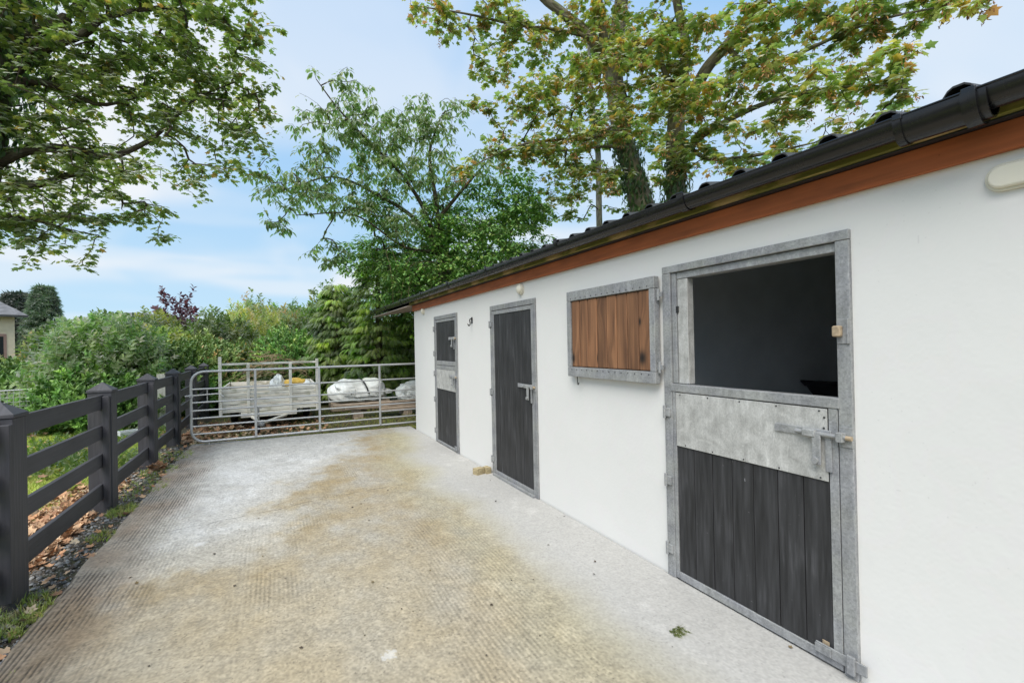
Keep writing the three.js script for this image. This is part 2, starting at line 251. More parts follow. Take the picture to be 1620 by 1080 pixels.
// ---------------------------------------------------------------- the stable block
{
  const S = thing('stable_building', 'long white rendered stable block with dark doors and black gutter', 'building');
  const zN = 2.6, zF = -9.42, depth = 3.1, xb = D + depth, eave = 2.624, slope = Math.tan(9 * Math.PI / 180);
  const under = x => eave - 0.03 + (x - 2.4) * slope;
  // front wall with three door openings (shape in z, y)
  {
    const sh = new THREE.Shape(); sh.moveTo(-zN, -0.1); sh.lineTo(-zF, -0.1); sh.lineTo(-zF, 2.6); sh.lineTo(-zN, 2.6); sh.closePath();
    for (const [a, b, h] of [[1.32, 2.53, 2.2], [4.45, 5.60, 2.17], [6.91, 8.03, 2.17]]) { const p = new THREE.Path(); p.moveTo(a, -0.05); p.lineTo(a, h); p.lineTo(b, h); p.lineTo(b, -0.05); p.closePath(); sh.holes.push(p); }
    const g = new THREE.ExtrudeGeometry(sh, { depth: 0.2, bevelEnabled: false });
    const p = g.attributes.position; for (let i = 0; i < p.count; i++) p.setXYZ(i, D + p.getZ(i), p.getY(i), -p.getX(i));
    g.index ? 0 : 0; flip(g); g.computeVertexNormals(); part('wall', muv(g), M.wall, S);
  }
  function flip(g) { const p = g.attributes.position; if (g.index) return; const a = V(0, 0, 0), c = V(0, 0, 0); for (let i = 0; i < p.count; i += 3) { a.fromBufferAttribute(p, i); c.fromBufferAttribute(p, i + 2); p.setXYZ(i, c.x, c.y, c.z); p.setXYZ(i + 2, a.x, a.y, a.z); } }
  const gable = (z0, z1, m) => { const sh = new THREE.Shape(); sh.moveTo(D + 0.2, -0.1); sh.lineTo(xb, -0.1); sh.lineTo(xb, under(xb) - 0.02); sh.lineTo(D + 0.2, under(D + 0.2) - 0.02); sh.closePath(); const g = new THREE.ExtrudeGeometry(sh, { depth: z1 - z0, bevelEnabled: false }); g.translate(0, 0, z0); return muv(g); };
  part('end_wall', gable(zF, zF + 0.2), M.wall, S); part('end_wall', gable(zN - 0.2, zN), M.wall, S);
  part('back_wall', bx(xb, xb + 0.2, -0.1, under(xb) + 0.02, -13.1, zN, 0), M.wall, S);
  // inside of the open stall: dark painted block walls, floor, ceiling lining
  part('partition_wall', gable(-3.12, -3.0), M.dark, S, 'dark painted stall partition seen through the open half door');
  part('partition_wall', gable(0.55, 0.67), M.dark, S);
  part('back_lining', bx(xb - 0.02, xb - 0.003, 0.0, under(xb) - 0.05, -2.99, 0.54, 0), M.wall, S); part('stall_lining', bx(D + 0.203, D + 0.215, 0.0, 2.5, -1.25, 0.54, 0), M.dark, S);
  part('stall_floor', bx(D + 0.05, xb, -0.08, -0.01, -9.2, 2.4, 0), M.dark, S);
  // roof sheets: each a run of upstand ribs
  const roof = group('roof', S);
  {
    const zs = -13.1, pitchZ = 0.2425, run = xb + 0.35 - 2.4, peak0 = -0.829;
    const prof = z => { const f = (((z - peak0) / pitchZ) % 1 + 1.5) % 1 - 0.5, a = Math.abs(f) * pitchZ; return 0.047 * sstep(0.066, 0.020, a); };
    const n = 4, wid = pitchZ * n;
    for (let k = 0; ; k++) {
      const za = peak0 + pitchZ / 2 + wid * 4 - k * wid, zb = za - wid; if (zb < zs - 0.3) break;
      const pts = []; const N = n * 14; for (let i = 0; i <= N; i++) { const z = mix(za, zb, i / N); pts.push([z, prof(z)]); }
      const pos = []; const quad = (a, b, c, d) => pos.push(...a, ...b, ...c, ...a, ...c, ...d);
      const P = (i, up, e) => { const x = e ? 2.4 + run : 2.393, zz = pts[i][0]; return [x, eave - 0.01 + (x - 2.4) * slope + pts[i][1] + (up ? 0.008 : 0), zz]; };
      for (let i = 0; i < N; i++) { quad(P(i, 1, 0), P(i, 1, 1), P(i + 1, 1, 1), P(i + 1, 1, 0)); quad(P(i, 0, 0), P(i + 1, 0, 0), P(i + 1, 0, 1), P(i, 0, 1)); quad(P(i, 0, 0), P(i, 1, 0), P(i + 1, 1, 0), P(i + 1, 0, 0)); }
      const g = new THREE.BufferGeometry(); g.setAttribute('position', new THREE.Float32BufferAttribute(pos, 3)); g.computeVertexNormals(); part('roof_sheet', muv(toCreasedNormals(g, 0.7)), M.sheet, roof);
    }
  }
  // ceiling boards under the sheets and the pale soffit of the overhang beyond the end wall
  const slab = (z0, z1, xa, x2, t, dy) => { const g = new THREE.BoxGeometry(x2 - xa, t, z1 - z0); g.translate((xa + x2) / 2, 0, (z0 + z1) / 2); return muv(warp(g.toNonIndexed(), (x, y, z) => [x, y + under(x) + dy, z])); };
  part('roof_deck', slab(zF + 0.02, zN + 0.05, D - 0.06, xb + 0.28, 0.02, -0.0), M.dark, S);
  part('soffit', slab(-13.08, zF - 0.004, 2.415, xb + 0.28, 0.02, -0.095), M.ply, S, 'pale plywood soffit under the roof overhang');
  // wall plate board, mossy batten above, thin dark strip between
  part('fascia_board', bx(D - 0.035, D - 0.001, 2.396, 2.508, zF - 0.02, zN, 0.004, 'z'), M.fascia, S, 'red brown stained board along the top of the wall');
  part('dark_strip', bx(D - 0.075, D + 0.02, 2.509, 2.517, zF, zN, 0.002, 'z'), M.rubber, S);
  part('eaves_batten', bx(D - 0.10, D - 0.065, 2.518, 2.625, zF - 0.003, zN, 0.004, 'z', 3), M.batten, S, 'mossy yellow batten behind the gutter');
  // gutter
  const gut = group('gutter', S, 'black plastic half round gutter');
  const gx = 2.392, gy = 2.645;
  const chan = (z0, z1, rw, rd, t, y = gy) => {
    const sh = new THREE.Shape(); const N = 18;
    for (let i = 0; i <= N; i++) { const a = Math.PI * i / N; const q = [Math.cos(a) * rw, -Math.sin(a) * rd]; i ? sh.lineTo(...q) : sh.moveTo(...q); }
    for (let i = N; i >= 0; i--) { const a = Math.PI * i / N; sh.lineTo(Math.cos(a) * (rw - t), -Math.sin(a) * (rd - t)); }
    sh.closePath(); const g = new THREE.ExtrudeGeometry(sh, { depth: z1 - z0, bevelEnabled: false, steps: 1 }); g.translate(gx, y, z0); return muv(toCreasedNormals(g, 0.6), 'z');
  };
  part('channel', [chan(-13.15, zN, 0.057, 0.078, 0.004), rod([gx - 0.056, gy, -13.15], [gx - 0.056, gy, zN], 0.0055, 0.0055, 8), chan(-13.155, -13.14, 0.06, 0.09, 0.059)], M.plastic, gut);
  for (const z of [-2.18, -3.68, -5.3, -6.75, -8.2, -9.7, -11.2, -12.6, 0.6]) part('gutter_bracket', [chan(z - 0.026, z + 0.026, 0.066, 0.102, 0.01), bx(gx + 0.04, D - 0.098, 2.56, 2.635, z - 0.02, z + 0.02, 0.004), rod([gx - 0.06, gy + 0.006, z - 0.02], [gx - 0.06, gy + 0.006, z + 0.02], 0.009, 0.009, 8)], M.plastic, gut);
  part('gutter_union', [chan(-1.02, -0.73, 0.066, 0.099, 0.008), chan(-1.02, -0.99, 0.072, 0.105, 0.008), chan(-0.80, -0.755, 0.078, 0.114, 0.016), bx(gx - 0.075, gx - 0.055, gy - 0.012, gy + 0.02, -0.80, -0.755, 0.005), bx(gx - 0.074, gx - 0.055, gy - 0.012, gy + 0.014, -1.02, -0.985, 0.005)], M.plastic, gut);
  gut.traverse(o => { if (o.isMesh) { const p = o.geometry.attributes.position; for (let i = 0; i < p.count; i++) p.setY(i, p.getY(i) - 0.05 * clamp((p.getZ(i) + 2.9) / 2.1)); } });   // the run falls gently to this end
  // bulkhead lamps (unlit)
  const round = (y, z, r, label) => { const l = group('bulkhead_lamp', S, label); const c = (r0, x0, x1, rt) => { const g = new THREE.CylinderGeometry(rt, r0, x1 - x0, 28); g.rotateZ(Math.PI / 2); g.translate(D - (x0 + x1) / 2, y, z); return g; }; part('base', c(r, 0.001, 0.03, r * 0.97), M.lampDiff, l); const dome = new THREE.SphereGeometry(r * 0.86, 24, 12, 0, Math.PI * 2, 0, Math.PI / 2); dome.scale(1, 0.62, 1); dome.rotateZ(Math.PI / 2); dome.translate(D - 0.03, y, z); part('diffuser', dome, M.lampDiff, l); };
  round(2.32, -4.76, 0.062, 'small round cream lamp above the tall black door'); round(2.35, -8.72, 0.06, 'small round cream lamp near the far corner');
  {
    const l = group('bulkhead_lamp', S, 'long oval cream bulkhead lamp'); const cap = (hl, r, x0, x1, bev) => { const sh = new THREE.Shape(); sh.absarc(hl, 0, r, -Math.PI / 2, Math.PI / 2); sh.absarc(-hl, 0, r, Math.PI / 2, Math.PI * 1.5); const g = new THREE.ExtrudeGeometry(sh, { depth: x1 - x0, bevelEnabled: true, bevelSize: bev, bevelThickness: bev, bevelSegments: 4, curveSegments: 16 }); g.rotateY(-Math.PI / 2); g.translate(D - x0, 2.302, -0.68); return g; };
    part('base', cap(0.072, 0.05, 0.004, 0.012, 0.004), M.lampDiff, l); part('diffuser', cap(0.072, 0.034, 0.018, 0.024, 0.01), M.lampDiff, l);
  }
  part('wall_hook', [pipe([[D - 0.001, 2.06, -6.29], [D - 0.035, 2.06, -6.29], [D - 0.04, 1.99, -6.27], [D - 0.06, 1.965, -6.26], [D - 0.085, 1.99, -6.25]], 0.008, 24, 6), bx(D - 0.008, D - 0.001, 2.0, 2.09, -6.315, -6.265, 0.002)], M.blackMetal, S);

  // ---- doors
  const fx = D - 0.022;      // front of the steel frames
  const rivet = (y, z, x, r = 0.006) => { const g = new THREE.SphereGeometry(r, 8, 5, 0, Math.PI * 2, 0, Math.PI / 2); g.rotateZ(Math.PI / 2); g.translate(x, y, z); return g; };
  const hinge = (y, z) => [rod([fx - 0.012, y - 0.045, z], [fx - 0.012, y + 0.045, z], 0.012), bx(fx - 0.016, fx - 0.001, y - 0.03, y + 0.03, z, z + 0.05, 0.002)];
  const planks = (d, z0, z1, y0, y1, n, x, mats, seed, gap = 0.0035, rad = 0.0035) => {
    const r = rng(seed); let z = z0; const w = []; let s = 0; for (let i = 0; i < n; i++) { const k = 1 + (r() - 0.5) * 0.12; w.push(k); s += k; }
    for (let i = 0; i < n; i++) { const ww = (z1 - z0) * w[i] / s; const o = (r() - 0.5) * 0.004; part('plank', bx(x + o, x + 0.025 + o, y0, y1, z + gap / 2, z + ww - gap / 2, rad, 'y', i * 1.7 + seed), mats[Math.floor(r() * mats.length)], d); z += ww; }
  };
  const boltSet = (d, y, z0, z1, drop, keepZ) => {
    const b = [bx(D - 0.034, D - 0.0245, y - 0.022, y + 0.022, z0, z1, 0.003), rod([D - 0.045, y, z0 + (z1 - z0) * 0.42], [D - 0.045, y, keepZ + 0.05], 0.0105, 0.0105, 12),
      bx(D - 0.06, D - 0.034, y - 0.02, y + 0.02, z0 + (z1 - z0) * 0.55, z0 + (z1 - z0) * 0.78, 0.007), bx(D - 0.055, D - 0.046, y - drop, y + 0.012, z1 - 0.085, z1 - 0.04, 0.004), bx(D - 0.033, D - 0.0245, y - drop - 0.03, y, z1 - 0.03, z1 + 0.002, 0.002)];
    const cy = new THREE.CylinderGeometry(0.017, 0.017, 0.02, 16); cy.rotateZ(Math.PI / 2); cy.translate(D - 0.058, y - drop + 0.022, z1 - 0.066); b.push(cy);
    part('bolt', b, M.galv, d); part('bolt_keeper', [bx(fx - 0.007, fx - 0.001, y - 0.05, y + 0.05, keepZ - 0.012, keepZ + 0.05, 0.002), bx(fx - 0.045, fx - 0.007, y - 0.024, y + 0.024, keepZ - 0.01, keepZ + 0.022, 0.004)], M.galv, d);
    part('bolt_tip', rod([D - 0.045, y, keepZ + 0.03], [D - 0.045, y, keepZ + 0.056], 0.0115, 0.0115, 12), M.rust, d);
  };
  // big half door, top leaf swung open against the wall
  {
    const d = group('stable_door', S, 'galvanised half door with open top and seven black boards');
    const L = -2.55, Rr = -1.302, T = 2.226;
    part('door_frame', [bx(fx, D + 0.09, 0, T - 0.052, L, L + 0.075, 0.004), bx(fx, D + 0.09, 0, T - 0.052, Rr - 0.066, Rr, 0.004), bx(fx, D + 0.09, T - 0.05, T, L, Rr, 0.004)], M.galv, d);
    part('door_stop', [bx(fx + 0.014, D + 0.06, 1.39, T - 0.054, L + 0.078, L + 0.118, 0.003), bx(fx + 0.02, D + 0.08, T - 0.1, T - 0.054, L + 0.12, Rr - 0.069, 0.003)], M.galv, d);
    part('jamb_strip', bx(fx + 0.024, D + 0.06, 1.39, T - 0.102, L + 0.121, L + 0.212, 0.003), M.plate, d);
    part('leaf_frame', [bx(fx, D + 0.02, 0.012, 1.33, L + 0.079, L + 0.106, 0.004), bx(fx, D + 0.02, 0.065, 1.33, -1.417, -1.372, 0.004), bx(fx, D + 0.02, 0.01, 0.062, L + 0.108, -1.372, 0.004), bx(fx - 0.004, D + 0.03, 1.331, 1.386, L + 0.06, -1.36, 0.005)], M.galv, d);
    planks(d, L + 0.108, -1.419, 0.063, 1.32, 7, D - 0.014, M.black, 11);
    part('kick_plate', bx(D - 0.0235, D - 0.0195, 0.952, 1.325, L + 0.112, -1.421, 0.0015), M.plate, d, 'swirled galvanised plate across the lower leaf');
    const rv = []; for (let k = 0; k < 5; k++) { rv.push(rivet(1.312, -2.40 + k * 0.235, D - 0.0235, 0.005), rivet(0.965, -2.36 + k * 0.225, D - 0.0235, 0.005)); } rv.push(rivet(1.28, -1.435, D - 0.0235), rivet(1.225, -1.438, D - 0.0235)); part('rivets', rv, M.blackMetal, d).userData.kind = 'stuff';
    boltSet(d, 1.195, -1.70, -1.40, 0.16, -1.352);
    part('kick_bolt', [bx(fx - 0.014, fx - 0.003, 0.05, 0.105, -1.50, -1.26, 0.004), bx(fx - 0.03, fx - 0.014, 0.03, 0.125, -1.345, -1.305, 0.006), bx(fx - 0.022, fx - 0.014, 0.055, 0.1, -1.5, -1.42, 0.006)], M.galvDark, d);
    for (const y of [1.18, 0.69, 0.2]) part('hinge', hinge(y, L + 0.012), M.galv, d);
    part('latch_keeper', [bx(fx - 0.006, fx - 0.001, 1.66, 1.785, Rr - 0.062, Rr - 0.002, 0.002), bx(fx - 0.014, fx - 0.006, 1.66, 1.785, Rr - 0.012, Rr - 0.004, 0.002)], M.galv, d);
    part('latch_block', bx(fx - 0.038, fx - 0.006, 1.695, 1.75, Rr - 0.07, Rr - 0.03, 0.008), M.rust, d, 'worn beige block in the latch');
    part('latch_eye', bx(fx + 0.012, fx + 0.022, 1.89, 1.935, L + 0.115, L + 0.135, 0.002), M.blackMetal, d);
    part('worn_patch', [bx(D - 0.0165, D - 0.0135, 0.075, 0.118, -1.475, -1.44, 0.001)], M.rust, d);
  }
  // its top leaf, folded back
  {
    const d = group('upper_door', S, 'open upper door leaf with brown boards in steel frame'); const x0 = D - 0.068, x1 = D - 0.018, L = -3.735, Rr = -2.585, T = 2.17, B = 1.378;
    part('leaf_frame', [bx(x0, x1, B + 0.09, T - 0.09, L, L + 0.055, 0.004), bx(x0, x1, B + 0.09, T - 0.09, Rr - 0.055, Rr, 0.004), bx(x0, x1, T - 0.088, T, L, Rr, 0.004), bx(x0, x1, B, B + 0.088, L, Rr, 0.004)], M.galv, d);
    part('gap_dark_sheet', bx(x0 + 0.042, x1 - 0.001, B + 0.0895, T - 0.0895, L + 0.0555, Rr - 0.0555, 0), M.rubber, d); planks(d, L + 0.057, Rr - 0.057, B + 0.091, T - 0.091, 8, x0 + 0.012, M.pine, 29, 0.006, 0.011);  // dark sheet added behind the planks to darken their gaps
    const rv = []; for (let k = 0; k < 14; k++) { const z = mix(L + 0.07, Rr - 0.07, k / 13); rv.push(rivet(T - 0.068, z, x0, 0.005), rivet(B + 0.066, z, x0, 0.005)); } part('rivets', rv, M.blackMetal, d).userData.kind = 'stuff';
    for (const y of [2.03, 1.50]) part('hinge', [rod([D - 0.045, y - 0.04, -2.565], [D - 0.045, y + 0.04, -2.565], 0.012), bx(D - 0.05, D - 0.038, y - 0.018, y + 0.018, Rr, -2.53, 0.003)], M.galv, d);
    part('hook', pipe([[D - 0.04, B + 0.005, -3.62], [D - 0.04, B - 0.045, -3.62], [D - 0.045, B - 0.07, -3.61], [D - 0.05, B - 0.07, -3.59], [D - 0.05, B - 0.055, -3.585]], 0.0045, 20, 6), M.blackMetal, d);
  }
  // tall plank door
  {
    const d = group('plank_door', S, 'tall full length black plank door'); const L = -5.62, Rr = -4.432, T = 2.19;
    part('door_frame', [bx(fx, D + 0.09, 0.0, T - 0.064, L, L + 0.055, 0.004), bx(fx, D + 0.09, 0.0, T - 0.064, Rr - 0.055, Rr, 0.004), bx(fx, D + 0.09, T - 0.062, T, L, Rr, 0.004)], M.galvDark, d);
    part('leaf_frame', [bx(fx + 0.005, D + 0.02, 0.07, T - 0.069, L + 0.059, L + 0.1, 0.003), bx(fx + 0.005, D + 0.02, 0.07, T - 0.069, Rr - 0.1, Rr - 0.059, 0.003), bx(fx + 0.005, D + 0.02, T - 0.115, T - 0.069, L + 0.102, Rr - 0.102, 0.003), bx(fx + 0.005, D + 0.02, 0.03, 0.068, L + 0.059, Rr - 0.059, 0.003)], M.galv, d);
    planks(d, L + 0.102, Rr - 0.102, 0.07, T - 0.117, 9, D - 0.008, M.black, 43, 0.0015);
    part('threshold', bx(fx - 0.03, D + 0.05, -0.004, 0.026, L + 0.06, Rr - 0.06, 0.006, 'z'), M.galvDark, d);
    boltSet(d, 1.215, -4.84, -4.51, 0.15, -4.482);
    for (const y of [1.95, 1.07, 0.2]) part('hinge', hinge(y, L + 0.008), M.galv, d);
  }
  // far half door, both leaves shut
  {
    const d = group('stable_door', S, 'shut half door with galvanised band across the middle'); const L = -8.045, Rr = -6.895, T = 2.2;
    part('door_frame', [bx(fx, D + 0.09, 0.0, T - 0.064, L, L + 0.055, 0.004), bx(fx, D + 0.09, 0.0, T - 0.064, Rr - 0.055, Rr, 0.004), bx(fx, D + 0.09, T - 0.062, T, L, Rr, 0.004)], M.galvDark, d);
    part('leaf_frame', [bx(fx + 0.005, D + 0.02, 0.05, T - 0.069, L + 0.059, L + 0.095, 0.003), bx(fx + 0.005, D + 0.02, 0.05, T - 0.069, Rr - 0.095, Rr - 0.059, 0.003), bx(fx + 0.005, D + 0.02, T - 0.11, T - 0.069, L + 0.097, Rr - 0.097, 0.003), bx(fx + 0.005, D + 0.02, 0.012, 0.048, L + 0.059, Rr - 0.059, 0.003), bx(fx + 0.003, D + 0.02, 1.36, 1.43, L + 0.097, Rr - 0.097, 0.004), bx(fx + 0.003, D + 0.02, 1.29, 1.352, L + 0.097, Rr - 0.097, 0.004)], M.galv, d);
    planks(d, L + 0.097, Rr - 0.097, 1.432, T - 0.112, 7, D - 0.008, M.black, 51, 0.002); planks(d, L + 0.097, Rr - 0.097, 0.05, 1.288, 7, D - 0.008, M.black, 52, 0.002);
    part('kick_plate', bx(D - 0.0185, D - 0.0145, 0.95, 1.286, L + 0.1, Rr - 0.1, 0.0015), M.plate, d);
    boltSet(d, 1.80, -7.25, -6.98, 0.14, -6.948); boltSet(d, 1.19, -7.25, -6.98, 0.14, -6.948);
    part('kick_bolt', [bx(fx - 0.012, fx - 0.002, 0.06, 0.1, -7.05, -6.88, 0.004), bx(fx - 0.026, fx - 0.012, 0.045, 0.115, -6.94, -6.905, 0.005)], M.galvDark, d);
    for (const y of [1.98, 1.55, 1.2, 0.75, 0.2]) part('hinge', hinge(y, L + 0.008), M.galv, d);
  }
}
{ // manger in the back corner of the open stall
  const pts = []; for (let i = 0; i <= 8; i++) pts.push(new THREE.Vector2(0.26 + i * 0.02, 1.0 + i * 0.032)); pts.push(new THREE.Vector2(0.44, 1.262), new THREE.Vector2(0.44, 1.245), new THREE.Vector2(0.4, 1.2));
  const g = new THREE.LatheGeometry(pts, 20, Math.PI * 1.5, Math.PI / 2); const bot = new THREE.CircleGeometry(0.27, 20, Math.PI / 2, Math.PI / 2); bot.rotateX(Math.PI / 2); bot.translate(0, 1.0, 0);
  const o = single('corner_manger', [g, bot], M.rubber, 'black plastic corner manger inside the open dark stall', 'manger'); o.material = M.rubber.clone(); o.material.side = THREE.DoubleSide; o.position.set(5.62, 0.0, -2.985); o.scale.set(1.75, 1, 1.75);
}

// ---------------------------------------------------------------- fence
{
  const F = thing('rail_fence', 'dark grey painted post and rail fence beside the yard', 'fence');
  const zs = [-0.2, -2.28, -4.39, -6.5, -8.5, -10.42, -12.5, -14.6], xY = -1.56, wd = 0.2;
  const mf = i => M.fence[i % 3];
  zs.forEach((z, i) => {
    const p = group('post', F), g = [bx(xY - wd, xY, -0.15, 1.262, z - wd / 2, z + wd / 2, 0.006, 'y', i)];
    const dx = (i * 37 % 5 - 2) * 0.004;
    part('shaft', g, mf(i), p); const c = new THREE.ConeGeometry((wd / 2 + 0.008) * Math.SQRT2, 0.085, 4, 1); c.rotateY(Math.PI / 4); c.translate(xY - wd / 2, 1.285 + 0.0425 + 0.002, z);
    part('cap', [bx(xY - wd - 0.008, xY + 0.008, 1.263, 1.286, z - wd / 2 - 0.008, z + wd / 2 + 0.008, 0.004), muv(toCreasedNormals(c, 0.3))], mf(i + 1), p);
    part('stile', bx(xY - 0.066, xY - 0.006 + dx, 0.06, 1.225, z + wd / 2 + 0.001, z + wd / 2 + 0.055, 0.004, 'y', i + 3), mf(i + 2), p);
    const sc_ = []; for (const y of [1.17, 0.86, 0.57, 0.24]) for (const dy of [-0.03, 0.03]) sc_.push(new THREE.SphereGeometry(0.006, 6, 4).translate(xY - 0.066, y + dy, z + wd / 2 + 0.028), new THREE.SphereGeometry(0.005, 6, 4).translate(xY - 0.085, y + dy, z + wd / 2 + 0.04)); part('screws', sc_, M.steel, p).userData.kind = 'stuff';
  });
  for (let i = 0; i < zs.length - 1; i++) [[1.095, 1.245], [0.785, 0.925], [0.495, 0.63], [0.155, 0.315]].forEach(([a, b], k) => {
    const j = ((i * 7 + k * 5) % 5 - 2) * 0.006; const g = bx(xY - 0.108, xY - 0.07, a, b, zs[i + 1] + wd / 2 + 0.0, zs[i] - wd / 2 - 0.0, 0.004, 'z', i * 4 + k);
    const zm = (zs[i] + zs[i + 1]) / 2; warp2(g, (x, y, z) => [x, y + j * (z - zm) / 1.9, z]); part('rail', g, mf(i + k), F);
  });
  function warp2(g, fn) { const p = g.attributes.position; for (let i = 0; i < p.count; i++) p.setXYZ(i, ...fn(p.getX(i), p.getY(i), p.getZ(i))); }
}
// ---------------------------------------------------------------- gate
{
  const G = thing('field_gate', 'long tubular galvanised field gate across the yard end', 'gate', [0, 0, -9.98]);
  const xl = -1.33, xr = 3.1, yb = 0.06, yt = 1.31, r = 0.2, P = []; const arc = (cx, cy, a0) => { for (let i = 0; i <= 8; i++) { const a = a0 + i / 8 * Math.PI / 2; P.push(V(cx + Math.cos(a) * r, cy + Math.sin(a) * r, 0)); } };
  arc(xr - r, yt - r, 0); arc(xl + r, yt - r, Math.PI / 2); arc(xl + r, yb + r, Math.PI); arc(xr - r, yb + r, Math.PI * 1.5);
  const cp = new THREE.CurvePath(); for (let i = 0; i < P.length; i++) cp.add(new THREE.LineCurve3(P[i], P[(i + 1) % P.length]));
  class Poly extends THREE.Curve { getPoint(t) { return cp.getPoint(t % 1); } }
  part('frame', new THREE.TubeGeometry(new Poly(), 240, 0.0225, 10, true), M.steel, G);
  for (const y of [1.0, 0.762, 0.618, 0.48, 0.341, 0.201]) part('bar', rod([xl, y, 0], [xr, y, 0], 0.0155, 0.0155, 10), M.steel, G);
  for (const x of [-0.33, 0.775, 1.94]) part('upright', bx(x - 0.02, x + 0.02, yb, yt, 0.012, 0.03, 0.003), M.steel, G);
  part('latch', [pipe([[xl - 0.09, 0.885, 0.02], [xl + 0.3, 0.90, 0.02], [xl + 0.42, 0.90, 0.03], [xl + 0.5, 0.845, 0.05]], 0.012, 30, 8), rod([xl + 0.24, 0.762, 0], [xl + 0.24, 1.0, 0], 0.008), bx(xl - 0.03, xl + 0.03, 0.86, 0.91, -0.03, 0.04, 0.004)], M.steel, G);
  part('drop_foot', [rod([xl + 0.26, -0.05, 0.0], [xl + 0.26, 0.06, 0.0], 0.014), bx(xl + 0.22, xl + 0.3, -0.055, -0.04, -0.04, 0.04, 0.003)], M.steel, G);
}

